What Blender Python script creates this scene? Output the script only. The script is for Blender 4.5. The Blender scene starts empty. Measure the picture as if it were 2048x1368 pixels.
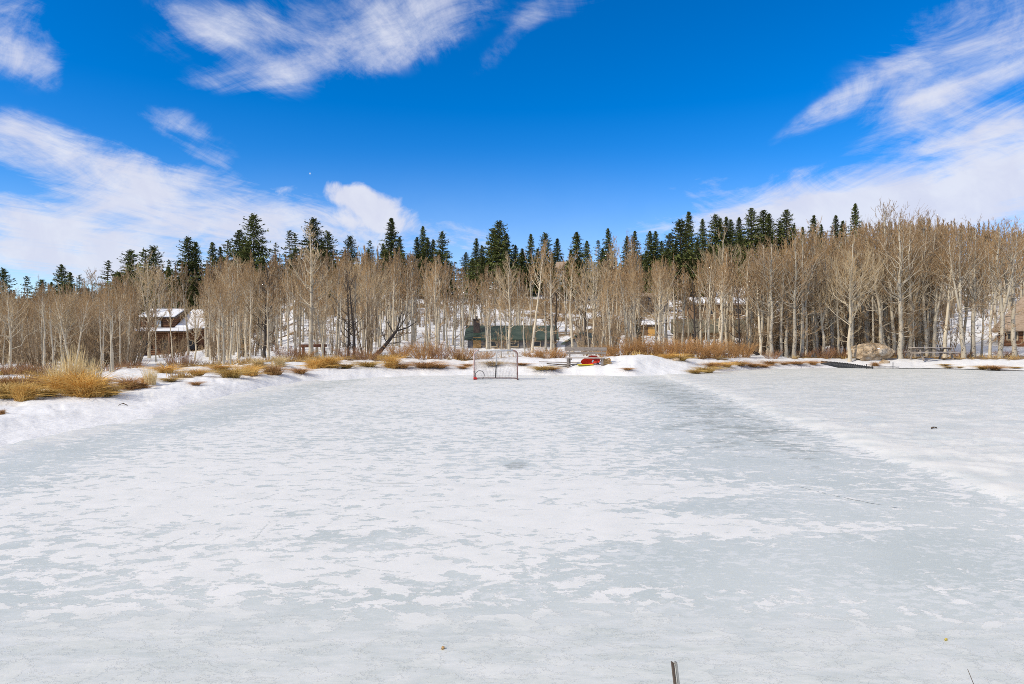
import bpy, math, random
import numpy as np
from mathutils import Vector, Matrix

random.seed(7)
rng = np.random.default_rng(7)
F, CX, HY, CAMZ = 1335.0, 1024.0, 684.0, 1.6
scene = bpy.context.scene
COL = scene.collection


def at(px, py, D):
    return ((px - CX) / F * D, D, CAMZ - (py - HY) / F * D)


# ------------------------------------------------------------------ noise
def _hash(ix, iy, s):
    h = (ix.astype(np.int64) * 374761393 + iy.astype(np.int64) * 668265263 + s * 1442695041) & 0xFFFFFFFF
    h = ((h ^ (h >> 13)) * 1274126177) & 0xFFFFFFFF
    return ((h ^ (h >> 16)) & 0xFFFFFF) / float(0xFFFFFF)


def vn(x, y, s=0):
    x = np.asarray(x, float); y = np.asarray(y, float)
    ix = np.floor(x); iy = np.floor(y)
    fx = x - ix; fy = y - iy
    fx = fx * fx * (3 - 2 * fx); fy = fy * fy * (3 - 2 * fy)
    a = _hash(ix, iy, s); b = _hash(ix + 1, iy, s); c = _hash(ix, iy + 1, s); d = _hash(ix + 1, iy + 1, s)
    return (a * (1 - fx) + b * fx) * (1 - fy) + (c * (1 - fx) + d * fx) * fy


def fbm(x, y, s=0, o=4):
    t = 0; a = 0.5; n = 0
    for k in range(o):
        t = t + a * vn(np.asarray(x) * 2 ** k, np.asarray(y) * 2 ** k, s + k * 17); n += a; a *= 0.5
    return t / n


def sstep(a, b, x):
    t = np.clip((x - a) / (b - a), 0, 1)
    return t * t * (3 - 2 * t)


# ------------------------------------------------------------------ materials
class NT:
    def __init__(s, tree):
        s.t = tree

    def n(s, typ, ins=None, **kw):
        nd = s.t.nodes.new(typ)
        for k, v in kw.items():
            setattr(nd, k, v)
        for k, v in (ins or {}).items():
            if isinstance(v, bpy.types.NodeSocket):
                s.t.links.new(v, nd.inputs[k])
            else:
                nd.inputs[k].default_value = v
        return nd

    def math(s, op, a, b=None, c=None, clamp=False):
        ins = {0: a}
        if b is not None: ins[1] = b
        if c is not None: ins[2] = c
        return s.n('ShaderNodeMath', ins, operation=op, use_clamp=clamp).outputs[0]

    def ss(s, x, a, b):
        nd = s.n('ShaderNodeMapRange', {'Value': x, 'From Min': a, 'From Max': b, 'To Min': 0.0, 'To Max': 1.0}, interpolation_type='SMOOTHSTEP')
        return nd.outputs[0]

    def mix(s, f, a, b):
        nd = s.n('ShaderNodeMix', data_type='RGBA')
        for k, v in ((0, f), (6, a), (7, b)):
            if isinstance(v, bpy.types.NodeSocket):
                s.t.links.new(v, nd.inputs[k])
            else:
                nd.inputs[k].default_value = v if k == 0 else (v + (1,) if len(v) == 3 else v)
        return nd.outputs[2]

    def noise(s, vec, scale, detail=4, rough=0.55, dist=0.0):
        return s.n('ShaderNodeTexNoise', {'Vector': vec, 'Scale': scale, 'Detail': detail, 'Roughness': rough, 'Distortion': dist}).outputs[0]


def newmat(name):
    m = bpy.data.materials.new(name); m.use_nodes = True
    t = NT(m.node_tree); m.node_tree.nodes.clear()
    out = t.n('ShaderNodeOutputMaterial')
    b = t.n('ShaderNodeBsdfPrincipled')
    m.node_tree.links.new(b.outputs[0], out.inputs[0])
    t.b = b; t.link = m.node_tree.links.new
    t.obj = t.n('ShaderNodeTexCoord').outputs['Object']
    b.inputs['Specular IOR Level'].default_value = 0.25
    b.inputs['Roughness'].default_value = 0.75
    return m, t


def bump(t, h, dist, strength=0.6):
    nd = t.n('ShaderNodeBump', {'Height': h, 'Distance': dist, 'Strength': strength})
    t.link(nd.outputs[0], t.b.inputs['Normal'])


def simple(name, c1, c2, scale=8, stretch=(1, 1, 1), rough=0.8, bumpd=0.0, spec=0.25, rand=0.0, metal=0.0):
    m, t = newmat(name)
    mp = t.n('ShaderNodeMapping', {'Vector': t.obj, 'Scale': stretch}).outputs[0]
    nz = t.noise(mp, scale, 5, 0.6)
    f = t.ss(nz, 0.32, 0.68)
    col = t.mix(f, c1, c2)
    if rand:
        r = t.n('ShaderNodeObjectInfo').outputs['Random']
        v = t.math('MULTIPLY_ADD', r, 2 * rand, 1 - rand)
        hs = t.n('ShaderNodeHueSaturation', {'Color': col, 'Value': v})
        col = hs.outputs[0]
    t.link(col, t.b.inputs['Base Color'])
    t.b.inputs['Roughness'].default_value = rough
    t.b.inputs['Specular IOR Level'].default_value = spec
    t.b.inputs['Metallic'].default_value = metal
    if bumpd: bump(t, nz, bumpd)
    return m


M = {}


def bark_mat(name, pale, dark, scar=0.5, rand=0.18):
    m, t = newmat(name)
    mp = t.n('ShaderNodeMapping', {'Vector': t.obj, 'Scale': (7.0, 7.0, 5.0)}).outputs[0]
    a = t.noise(mp, 1.0, 4, 0.65)
    mp2 = t.n('ShaderNodeMapping', {'Vector': t.obj, 'Scale': (2.0, 2.0, 9.0)}).outputs[0]
    c = t.noise(mp2, 1.0, 3, 0.7)
    f = t.math('MAXIMUM', t.ss(a, 0.665 - 0.08 * scar, 0.72 - 0.08 * scar), t.math('MULTIPLY', t.ss(c, 0.63, 0.69), 0.75))
    tone = t.noise(t.obj, 0.8, 2, 0.5)
    pale2 = t.mix(t.ss(tone, 0.3, 0.7), pale, tuple(x * 0.72 for x in pale))
    col = t.mix(f, pale2, dark)
    r = t.n('ShaderNodeObjectInfo').outputs['Random']
    hs = t.n('ShaderNodeHueSaturation', {'Color': col, 'Value': t.math('MULTIPLY_ADD', r, 2 * rand, 1 - rand)})
    t.link(hs.outputs[0], t.b.inputs['Base Color'])
    bump(t, a, 0.01)
    return m


M['bark'] = bark_mat('pale_aspen_bark', (0.66, 0.57, 0.42), (0.08, 0.06, 0.045))
M['barkgrey'] = bark_mat('grey_aspen_bark', (0.53, 0.465, 0.355), (0.055, 0.043, 0.035), 0.9)
M['barkdark'] = bark_mat('dark_bark', (0.075, 0.06, 0.05), (0.025, 0.02, 0.018), 0.6)
M['twig'] = simple('tan_twigs', (0.40, 0.255, 0.12), (0.56, 0.385, 0.20), 0.9, rand=0.22)
M['twigpale'] = simple('pale_twigs', (0.50, 0.37, 0.21), (0.64, 0.50, 0.31), 0.9, rand=0.15)
M['twigbrown'] = simple('brown_twigs', (0.28, 0.172, 0.084), (0.43, 0.285, 0.145), 0.9, rand=0.2)
M['brush'] = simple('grey_tan_brush', (0.27, 0.19, 0.115), (0.44, 0.33, 0.21), 0.9)
M['twigdark'] = simple('dark_twigs', (0.06, 0.048, 0.04), (0.12, 0.09, 0.07), 0.9, rand=0.2)
M['needle'] = simple('spruce_needles', (0.048, 0.066, 0.020), (0.18, 0.20, 0.06), 1.1, rand=0.25, spec=0.15)
M['needleblue'] = simple('blue_spruce_needles', (0.025, 0.038, 0.034), (0.065, 0.085, 0.07), 2.5, spec=0.15)
M['contrunk'] = simple('conifer_bark', (0.09, 0.065, 0.045), (0.16, 0.12, 0.09), 5)
M['gold'] = simple('golden_grass', (0.64, 0.36, 0.075), (0.84, 0.56, 0.19), 6, rand=0.12)
M['straw'] = simple('straw_grass', (0.66, 0.50, 0.24), (0.80, 0.66, 0.38), 6, rand=0.1)
M['rust'] = simple('rust_grass', (0.36, 0.19, 0.075), (0.60, 0.35, 0.14), 5, rand=0.12)
M['olive'] = simple('olive_grass', (0.44, 0.29, 0.08), (0.64, 0.44, 0.15), 6, rand=0.12)
M['drygrass'] = simple('matted_dry_grass', (0.36, 0.20, 0.07), (0.66, 0.46, 0.17), 0.8)
M['willow'] = simple('red_willow', (0.30, 0.15, 0.075), (0.44, 0.25, 0.13), 4, rand=0.12)
M['snow'] = simple('roof_snow', (0.78, 0.80, 0.83), (0.84, 0.85, 0.87), 1.5, rough=0.6, bumpd=0.02)
M['wood'] = simple('weathered_wood', (0.17, 0.14, 0.115), (0.36, 0.31, 0.265), 6, (1, 14, 14), bumpd=0.004)
M['woodpale'] = simple('pale_weathered_wood', (0.30, 0.25, 0.21), (0.55, 0.49, 0.43), 6, (1, 14, 14), bumpd=0.004)
M['woodtan'] = simple('tan_wood', (0.42, 0.24, 0.09), (0.60, 0.38, 0.16), 5, (1, 8, 8), bumpd=0.004)
M['woodred'] = simple('red_brown_log', (0.15, 0.06, 0.035), (0.26, 0.12, 0.075), 6, (1, 10, 10))
M['ply'] = simple('plywood', (0.58, 0.32, 0.09), (0.66, 0.40, 0.14), 3, (4, 4, 1))
M['greenroof'] = simple('green_metal_roof', (0.03, 0.055, 0.042), (0.06, 0.085, 0.066), 1.2, rough=0.5)
M['brownroof'] = simple('shingle_roof', (0.25, 0.185, 0.13), (0.40, 0.31, 0.235), 4, (1, 1, 5), bumpd=0.02)
M['oliveroof'] = simple('olive_roof', (0.10, 0.095, 0.065), (0.16, 0.145, 0.10), 2)
M['greywall'] = simple('grey_wall', (0.15, 0.14, 0.135), (0.24, 0.225, 0.215), 2)
M['bluewall'] = simple('blue_grey_wall', (0.30, 0.34, 0.36), (0.40, 0.44, 0.46), 2)
M['darkwall'] = simple('dark_grey_wall', (0.09, 0.09, 0.10), (0.15, 0.15, 0.16), 2)
M['brownwall'] = simple('brown_wall', (0.16, 0.095, 0.05), (0.25, 0.16, 0.09), 3, (1, 1, 6))
M['trim'] = simple('dark_trim', (0.055, 0.04, 0.03), (0.08, 0.06, 0.045), 6)
M['paletrim'] = simple('pale_trim', (0.38, 0.30, 0.20), (0.48, 0.39, 0.27), 6)
M['glass'] = simple('window_glass', (0.03, 0.035, 0.04), (0.05, 0.055, 0.065), 2, rough=0.1, spec=0.6)
M['curtain'] = simple('pale_window', (0.62, 0.64, 0.60), (0.72, 0.74, 0.70), 2, rough=0.3)
M['chimney'] = simple('chimney_brick', (0.055, 0.045, 0.04), (0.11, 0.08, 0.07), 8)
M['goal'] = simple('weathered_red_steel', (0.40, 0.25, 0.22), (0.62, 0.50, 0.46), 9, rough=0.5)
M['goalwhite'] = simple('chipped_white_steel', (0.55, 0.53, 0.50), (0.74, 0.72, 0.70), 9, rough=0.5)
M['goaldark'] = simple('rusted_dark_steel', (0.16, 0.09, 0.08), (0.32, 0.20, 0.18), 9, rough=0.6)
M['net'] = simple('net_cord', (0.50, 0.42, 0.38), (0.66, 0.60, 0.55), 20)
M['red'] = simple('red_plastic', (0.72, 0.03, 0.012), (0.80, 0.05, 0.02), 3, rough=0.4, spec=0.4)
M['redpaint'] = simple('red_paint', (0.45, 0.02, 0.015), (0.58, 0.035, 0.03), 8, rough=0.5)
M['yellow'] = simple('yellow_plastic', (0.72, 0.60, 0.02), (0.80, 0.68, 0.04), 3, rough=0.4, spec=0.4)
M['black'] = simple('black_plastic', (0.018, 0.02, 0.023), (0.035, 0.038, 0.042), 6, rough=0.5, spec=0.4)
M['white'] = simple('white_plastic', (0.70, 0.71, 0.73), (0.78, 0.79, 0.80), 6, rough=0.4)
M['wire'] = simple('wire_mesh', (0.10, 0.10, 0.10), (0.18, 0.17, 0.16), 20, rough=0.5)
M['stakedark'] = simple('weathered_stake_dark', (0.075, 0.055, 0.042), (0.125, 0.092, 0.07), 9, (3, 3, 1), bumpd=0.001)
M['stakegrey'] = simple('weathered_stake_grey', (0.22, 0.215, 0.195), (0.34, 0.33, 0.30), 12, (3, 3, 1), bumpd=0.001)
M['stakepale'] = simple('stake_pale_edge', (0.55, 0.50, 0.40), (0.66, 0.62, 0.52), 12, (3, 3, 1))
M['leafmat'] = simple('yellow_leaf', (0.62, 0.45, 0.06), (0.68, 0.52, 0.12), 20)
M['barkchip'] = simple('bark_chip', (0.07, 0.05, 0.035), (0.16, 0.12, 0.085), 20)

# log wall: horizontal courses
m, t = newmat('log_wall')
sx = t.n('ShaderNodeSeparateXYZ', {0: t.obj}).outputs[2]
w = t.math('ABSOLUTE', t.math('SINE', t.math('MULTIPLY', sx, math.pi / 0.28)))
nz = t.noise(t.n('ShaderNodeMapping', {'Vector': t.obj, 'Scale': (1, 1, 8)}).outputs[0], 2.5, 4)
c = t.mix(t.ss(nz, 0.3, 0.7), (0.15, 0.068, 0.034), (0.27, 0.13, 0.065))
c = t.mix(t.ss(w, 0.0, 0.28), (0.05, 0.03, 0.02), c)
t.link(c, t.b.inputs['Base Color']); bump(t, w, 0.06, 0.8)
M['log'] = m

# boulder
m, t = newmat('sandstone')
a = t.noise(t.obj, 2.2, 8, 0.65); b_ = t.noise(t.obj, 0.9, 3, 0.6, 0.6)
c = t.mix(t.ss(a, 0.35, 0.65), (0.27, 0.185, 0.105), (0.66, 0.51, 0.34))
c = t.mix(t.ss(b_, 0.52, 0.66), c, (0.50, 0.44, 0.36))
c = t.mix(t.ss(t.noise(t.obj, 5, 6, 0.7), 0.60, 0.68), c, (0.10, 0.07, 0.045))
t.link(c, t.b.inputs['Base Color']); bump(t, t.math('ADD', a, t.math('MULTIPLY', b_, 1.5)), 0.35, 1.0)
M['rock'] = m

# ground: snow over soil and dead grass
m, t = newmat('snow_ground')
bare = t.n('ShaderNodeAttribute', attribute_name='bare').outputs['Fac']
n1 = t.noise(t.obj, 1.6, 6, 0.62)
f = t.ss(t.math('ADD', bare, t.math('MULTIPLY', t.math('SUBTRACT', n1, 0.5), 0.9)), 0.46, 0.56)
soil = t.mix(t.ss(t.noise(t.obj, 3.0, 5, 0.65), 0.35, 0.65), (0.15, 0.10, 0.055), (0.34, 0.235, 0.11))
sn = t.mix(t.ss(t.noise(t.obj, 0.7, 4, 0.6), 0.35, 0.7), (0.79, 0.80, 0.815), (0.73, 0.74, 0.75))
t.link(t.mix(f, sn, soil), t.b.inputs['Base Color'])
t.b.inputs['Roughness'].default_value = 0.65
h = t.math('ADD', t.noise(t.obj, 2.2, 4, 0.55), t.math('MULTIPLY', t.noise(t.obj, 7, 3, 0.5), 0.12))
bump(t, h, 0.12, 0.6)
M['ground'] = m

# pond ice: white snow-ice plates on clear grey ice
m, t = newmat('pond_ice')
A = lambda nme: t.n('ShaderNodeAttribute', attribute_name=nme).outputs['Fac']
white, dark, fore, rough_ = A('white'), A('dark'), A('fore'), A('crust')
mp = t.n('ShaderNodeMapping', {'Vector': t.obj, 'Scale': (0.66, 1.0, 1.0)}).outputs[0]
fine = t.noise(mp, 6.4, 11, 0.70, 0.25)
reg = t.noise(t.obj, 0.30, 3, 0.5)
frag = t.noise(mp, 9.0, 4, 0.6)
v = t.math('ADD', fine, t.math('MULTIPLY', t.math('SUBTRACT', reg, 0.5), 0.20))
v = t.math('ADD', v, t.math('MULTIPLY', t.math('SUBTRACT', frag, 0.5), 0.16))
v = t.math('ADD', v, white)
mott = t.noise(t.obj, 1.3, 4, 0.6)
v = t.math('ADD', v, t.math('MULTIPLY', t.math('SUBTRACT', mott, 0.5), 0.26))
plate = t.math('MULTIPLY', t.ss(v, 0.476, 0.499), t.math('MULTIPLY_ADD', t.ss(t.noise(t.obj, 3.4, 6, 0.65), 0.3, 0.6), 0.2, 0.8))
tone = t.noise(t.obj, 0.75, 5, 0.6)
ice = t.mix(t.ss(tone, 0.35, 0.68), (0.490, 0.540, 0.535), (0.570, 0.612, 0.606))
dk = t.ss(t.math('ADD', t.noise(mp, 2.2, 10, 0.72, 0.3), dark), 0.62, 0.76)
ice = t.mix(t.math('MULTIPLY', dk, 0.85), ice, (0.31, 0.34, 0.315))
flk = t.ss(t.math('ADD', t.noise(mp, 15.0, 8, 0.68), t.math('MULTIPLY', t.math('SUBTRACT', t.noise(t.obj, 1.1, 3, 0.6), 0.5), 0.5)), 0.53, 0.58)
ice = t.mix(t.math('MULTIPLY', flk, 0.42), ice, (0.74, 0.752, 0.76))
grain = t.noise(t.obj, 38.0, 3, 0.7)
ice = t.mix(t.math('MULTIPLY', t.ss(grain, 0.5, 0.72), 0.28), ice, (0.70, 0.72, 0.735))
snowice = t.mix(t.ss(t.noise(t.obj, 2.5, 6, 0.65), 0.3, 0.75), (0.735, 0.745, 0.745), (0.68, 0.693, 0.693))
c = t.mix(plate, ice, snowice)
# long thin melt streaks
stk = t.noise(t.n('ShaderNodeMapping', {'Vector': t.obj, 'Scale': (0.35, 2.6, 1.0)}).outputs[0], 0.8, 5, 0.6)
stk = t.ss(stk, 0.66, 0.72)
# slushy refrozen strip by the near shore
mpf = t.n('ShaderNodeMapping', {'Vector': t.obj, 'Scale': (0.7, 1.6, 1.0)}).outputs[0]
fz = t.noise(mpf, 3.0, 9, 0.66, 0.1)
fc = t.mix(t.ss(fz, 0.34, 0.68), (0.505, 0.548, 0.543), (0.63, 0.655, 0.650))
fib = t.ss(t.noise(t.n('ShaderNodeMapping', {'Vector': t.obj, 'Scale': (5.0, 17.0, 1.0)}).outputs[0], 1.0, 9, 0.7, 0.6), 0.40, 0.66)
fc = t.mix(t.math('MULTIPLY', fib, 0.38), fc, (0.735, 0.75, 0.75))
fc = t.mix(t.math('MULTIPLY', t.ss(grain, 0.42, 0.7), 0.3), fc, (0.60, 0.63, 0.635))
c = t.mix(fore, c, fc)
# crusty snow beyond the berm
cz = t.noise(t.n('ShaderNodeMapping', {'Vector': t.obj, 'Scale': (0.6, 1.0, 1.0)}).outputs[0], 1.5, 7, 0.62)
cc = t.mix(t.ss(cz, 0.38, 0.56), (0.575, 0.61, 0.607), (0.71, 0.715, 0.695))
c = t.mix(rough_, c, cc)
c = t.mix(t.math('MULTIPLY', stk, t.math('SUBTRACT', 0.6, t.math('MULTIPLY', fore, 0.6))), c, (0.40, 0.43, 0.42))
t.link(c, t.b.inputs['Base Color'])
t.link(t.math('MULTIPLY_ADD', plate, 0.2, 0.42), t.b.inputs['Roughness'])
t.b.inputs['Specular IOR Level'].default_value = 0.22
hh = t.math('ADD', t.math('MULTIPLY', plate, 0.08), t.math('ADD', t.math('MULTIPLY', fine, 0.4), t.math('MULTIPLY', t.math('MULTIPLY', cz, rough_), 1.3)))
hh = t.math('ADD', hh, t.math('MULTIPLY', t.math('MULTIPLY', fz, fore), 0.12))
bump(t, hh, 0.012, 0.8)
M['ice'] = m


# ------------------------------------------------------------------ mesh helpers
def tag(o, label=None, cat=None, group=None, kind=None):
    if label: o['label'] = label
    if cat: o['category'] = cat
    if group: o['group'] = group
    if kind: o['kind'] = kind
    return o


def mk_mesh(name, V, Q=None, T=None, mat=None, smooth=False):
    V = np.asarray(V, np.float32).reshape(-1, 3)
    parts = []; tot = []
    if Q is not None and len(Q):
        Q = np.asarray(Q, np.int32).reshape(-1, 4); parts.append(Q.ravel()); tot.append(np.full(len(Q), 4, np.int32))
    if T is not None and len(T):
        T = np.asarray(T, np.int32).reshape(-1, 3); parts.append(T.ravel()); tot.append(np.full(len(T), 3, np.int32))
    loops = np.concatenate(parts); tot = np.concatenate(tot)
    me = bpy.data.meshes.new(name)
    me.vertices.add(len(V)); me.vertices.foreach_set('co', V.ravel())
    me.loops.add(len(loops)); me.loops.foreach_set('vertex_index', loops)
    me.polygons.add(len(tot))
    st = np.concatenate([[0], np.cumsum(tot)[:-1]]).astype(np.int32)
    me.polygons.foreach_set('loop_start', st)
    if smooth: me.polygons.foreach_set('use_smooth', np.ones(len(tot), bool))
    me.update(calc_edges=True)
    if mat: me.materials.append(mat)
    return me


def link(name, me, parent=None):
    o = bpy.data.objects.new(name, me); COL.objects.link(o)
    if parent: o.parent = parent
    return o


def empty(name, loc, rz=0):
    o = bpy.data.objects.new(name, None); COL.objects.link(o)
    o.location = loc; o.rotation_euler = (0, 0, rz); o.empty_display_size = 0.2
    return o


def cones(p0, p1, r0, r1, n=3):
    p0 = np.asarray(p0, float); p1 = np.asarray(p1, float)
    d = p1 - p0; L = np.linalg.norm(d, axis=1, keepdims=True) + 1e-9; d = d / L
    ref = np.where(np.abs(d[:, 2:3]) > 0.9, [[1.0, 0, 0]], [[0, 0, 1.0]])
    a = np.cross(d, ref); a /= np.linalg.norm(a, axis=1, keepdims=True) + 1e-9
    b = np.cross(d, a)
    N = len(p0); ang = np.arange(n) * 2 * np.pi / n
    off = a[:, None] * np.cos(ang)[None, :, None] + b[:, None] * np.sin(ang)[None, :, None]
    r0 = np.broadcast_to(np.asarray(r0, float), (N,)); r1 = np.broadcast_to(np.asarray(r1, float), (N,))
    A = p0[:, None] + off * r0[:, None, None]; B = p1[:, None] + off * r1[:, None, None]
    V = np.concatenate([A, B], 1).reshape(-1, 3)
    i = np.arange(n); q = np.stack([i, (i + 1) % n, n + (i + 1) % n, n + i], 1)
    Q = (q[None] + (np.arange(N) * 2 * n)[:, None, None]).reshape(-1, 4)
    return V, Q


def ribbons(p0, p1, w0, w1, rg):
    """one quad per twig, turned a random way"""
    p0 = np.asarray(p0, float); p1 = np.asarray(p1, float)
    d = p1 - p0; d /= np.linalg.norm(d, axis=1, keepdims=True) + 1e-9
    s = np.cross(d, rg.normal(size=d.shape)); s /= np.linalg.norm(s, axis=1, keepdims=True) + 1e-9
    w0 = np.broadcast_to(np.asarray(w0, float), (len(p0),))[:, None]; w1 = np.broadcast_to(np.asarray(w1, float), (len(p0),))[:, None]
    V = np.stack([p0 - s * w0, p0 + s * w0, p1 + s * w1, p1 - s * w1], 1).reshape(-1, 3)
    Q = np.arange(len(p0) * 4).reshape(-1, 4)
    return V, Q


def join(lst):
    vs = []; qs = []; o = 0
    for V, Q in lst:
        vs.append(V); qs.append(np.asarray(Q) + o); o += len(V)
    return np.concatenate(vs), np.concatenate(qs)


def ring_tube(P, R, n=8):
    P = np.asarray(P, float); R = np.asarray(R, float); K = len(P)
    d = np.gradient(P, axis=0); d /= np.linalg.norm(d, axis=1, keepdims=True)
    ref = np.array([0.0, 1.0, 0.0]) if abs(d[0][2]) > 0.7 else np.array([0, 0, 1.0])
    a = np.zeros_like(d); b = np.zeros_like(d); prev = np.cross(d[0], ref)
    for k in range(K):
        v_ = prev - d[k] * (prev @ d[k]); prev = v_ / (np.linalg.norm(v_) + 1e-9); a[k] = prev; b[k] = np.cross(d[k], prev)
    ang = np.arange(n) * 2 * np.pi / n
    V = (P[:, None] + (a[:, None] * np.cos(ang)[None, :, None] + b[:, None] * np.sin(ang)[None, :, None]) * R[:, None, None]).reshape(-1, 3)
    Q = []
    for k in range(K - 1):
        i = np.arange(n); Q.append(np.stack([k * n + i, k * n + (i + 1) % n, (k + 1) * n + (i + 1) % n, (k + 1) * n + i], 1))
    return V, np.concatenate(Q)


class MB:
    def __init__(s): s.v = []; s.f = []

    def add(s, vs, fs):
        o = len(s.v); s.v += [tuple(v) for v in vs]; s.f += [tuple(i + o for i in f) for f in fs]; return s

    def box(s, c, d, rot=(0, 0, 0)):
        from mathutils import Euler
        R = Euler(rot).to_matrix(); c = Vector(c)
        vs = [c + R @ Vector((x * d[0] / 2, y * d[1] / 2, z * d[2] / 2)) for x in (-1, 1) for y in (-1, 1) for z in (-1, 1)]
        return s.add(vs, [(0, 1, 3, 2), (4, 6, 7, 5), (0, 4, 5, 1), (2, 3, 7, 6), (0, 2, 6, 4), (1, 5, 7, 3)])

    def bar(s, p, q, w, h):
        """a squared timber from p to q"""
        p = Vector(p); q = Vector(q); d = (q - p); L = d.length; d.normalize()
        up = Vector((0, 0, 1)) if abs(d.z) < 0.95 else Vector((0, 1, 0))
        a = d.cross(up).normalized(); b = a.cross(d)
        vs = [e + a * (i * w / 2) + b * (j * h / 2) for e in (p, q) for i in (-1, 1) for j in (-1, 1)]
        return s.add(vs, [(0, 1, 3, 2), (4, 6, 7, 5), (0, 4, 5, 1), (2, 3, 7, 6), (0, 2, 6, 4), (1, 5, 7, 3)])

    def tube(s, pts, r, n=8):
        K = len(pts); R = np.full(K, r) if np.isscalar(r) else np.asarray(r, float)
        V, Q = ring_tube(pts, R, n)
        s.add([tuple(v) for v in V], [tuple(q) for q in Q] + [tuple(range(n))[::-1], tuple(range((K - 1) * n, K * n))])
        return s

    def hexa(s, p8):
        """bottom four, top four, both counter-clockwise"""
        return s.add(p8, [(3, 2, 1, 0), (4, 5, 6, 7), (0, 1, 5, 4), (1, 2, 6, 5), (2, 3, 7, 6), (3, 0, 4, 7)])

    def build(s, name, mat, parent=None, smooth=False, bevel=0):
        me = bpy.data.meshes.new(name); me.from_pydata(s.v, [], s.f); me.update()
        if smooth: me.polygons.foreach_set('use_smooth', np.ones(len(me.polygons), bool))
        me.materials.append(mat)
        o = link(name, me, parent)
        if bevel:
            b = o.modifiers.new('bevel', 'BEVEL'); b.width = bevel; b.segments = 2
        return o


# ------------------------------------------------------------------ terrain
COLS = [
    (0, 905, [(12, 838), (15.5, 797), (20, 766), (32, 737), (50, 722), (75, 708), (110, 685), (150, 655)]),
    (300, 845, [(16, 804), (20, 771), (26, 745), (36, 727), (55, 717), (85, 713), (115, 680), (150, 620)]),
    (450, 796, [(21, 772), (24.5, 752), (29, 736), (38, 722), (55, 710), (82, 695), (112, 650), (150, 580)]),
    (600, 766, [(28.5, 742), (32, 727), (36, 718), (42, 711), (56, 690), (75, 655), (110, 605), (150, 562)]),
    (800, 752, [(33, 738), (35.5, 725), (38, 717), (44, 708), (56, 690), (75, 655), (110, 605), (150, 560)]),
    (940, 750, [(34, 735), (36.5, 722), (39, 716), (45, 709), (58, 701), (78, 665), (112, 605), (150, 562)]),
    (1130, 750, [(33.2, 736), (35, 721), (38, 715), (45, 708), (58, 699), (78, 660), (112, 600), (150, 565)]),
    (1270, 752, [(33, 728), (35, 711), (38, 712), (46, 706), (58, 694), (78, 655), (112, 595), (150, 562)]),
    (1400, 748, [(35, 736), (37, 722), (40, 717), (48, 708), (60, 694), (78, 660), (112, 595), (150, 535)]),
    (1500, 740, [(39.3, 731), (40.8, 719), (43, 715), (50, 704), (62, 682), (80, 640), (112, 580), (150, 525)]),
    (1700, 736, [(42, 729), (43.5, 720), (46, 715), (52, 702), (64, 675), (80, 635), (112, 575), (150, 512)]),
    (1900, 739, [(40, 731), (41.5, 720), (44, 714), (50, 700), (62, 660), (80, 625), (112, 575), (150, 518)]),
    (2048, 743, [(37.5, 733), (39.5, 720), (42, 715), (50, 695), (62, 650), (80, 612), (112, 565), (150, 522)]),
]
TH, KR, KZ = [], [], []
for px, wl, kn in COLS:
    th = math.atan2(px - CX, F); cs = math.cos(th)
    Dw = CAMZ * F / (wl - HY)
    r = [Dw / cs] + [d / cs for d, _ in kn]; z = [0] + [CAMZ - (y - HY) / F * d for d, y in kn]
    r = r + [r[-1] * 1.15, r[-1] * 1.7, 800]; z = z + [z[-1] + 0.4, z[-1] - 8, z[-1] - 14]
    TH.append(th); KR.append(r); KZ.append(z)
lz, rz_ = KZ[0], KZ[-1]
TH = [-math.pi, -1.3] + TH + [1.3, math.pi]
KR = [[4, 5.5, 8, 13, 26, 45, 70, 105, 145, 170, 250, 800], [8.5, 11, 14, 19, 34, 55, 85, 125, 165, 190, 280, 800]] + KR + \
     [[28, 30, 32, 36, 46, 60, 85, 120, 160, 180, 270, 800], [4, 5.5, 8, 13, 26, 45, 70, 105, 145, 170, 250, 800]]
KZ = [[0, .2, .4, .4, .6, 1, 1.5, 2, 3, 3, 0, -4], lz] + KZ + [rz_, [0, .2, .4, .4, .6, 1, 1.5, 2, 3, 3, 0, -4]]
TH = np.array(TH); KR = np.array(KR); KZ = np.array(KZ)

tg = np.concatenate([np.linspace(-math.pi, -0.75, 70)[:-1], np.linspace(-0.75, 0.75, 820), np.linspace(0.75, math.pi, 70)[1:]])
kr = np.stack([np.interp(tg, TH, KR[:, k]) for k in range(12)], 1)
kz = np.stack([np.interp(tg, TH, KZ[:, k]) for k in range(12)], 1)
# a wandering shoreline
wob = 1 + 0.018 * (fbm(tg * 40, tg * 0 + 3, 5, 3) - 0.5) * 2
kr[:, 0] *= wob; kr[:, 1] = np.maximum(kr[:, 1], kr[:, 0] + 0.8)
rg_ = np.exp(np.linspace(math.log(2.5), math.log(800), 330))
ZG = np.zeros((len(tg), len(rg_))); SG = np.zeros_like(ZG)
for i in range(len(tg)):
    xs = np.concatenate([[0, kr[i, 0] * 0.9], kr[i]]); zs = np.concatenate([[-0.8, -0.35], kz[i]])
    ZG[i] = np.interp(rg_, xs, zs)
    SG[i] = np.interp(rg_, xs, np.concatenate([[-2, -1], np.arange(12)]))
ker = np.exp(-np.linspace(-2, 2, 7) ** 2); ker /= ker.sum()
Zs = np.apply_along_axis(lambda a: np.convolve(np.pad(a, 3, mode='edge'), ker, 'valid'), 1, ZG)
far = sstep(1.0, 2.5, SG); ZG = ZG * (1 - far) + Zs * far
Zs = np.apply_along_axis(lambda a: np.convolve(np.pad(a, 3, mode='edge'), ker, 'valid'), 0, ZG); ZG = Zs
TT, RR = np.meshgrid(tg, rg_, indexing='ij')
XG = RR * np.sin(TT); YG = RR * np.cos(TT)
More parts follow.
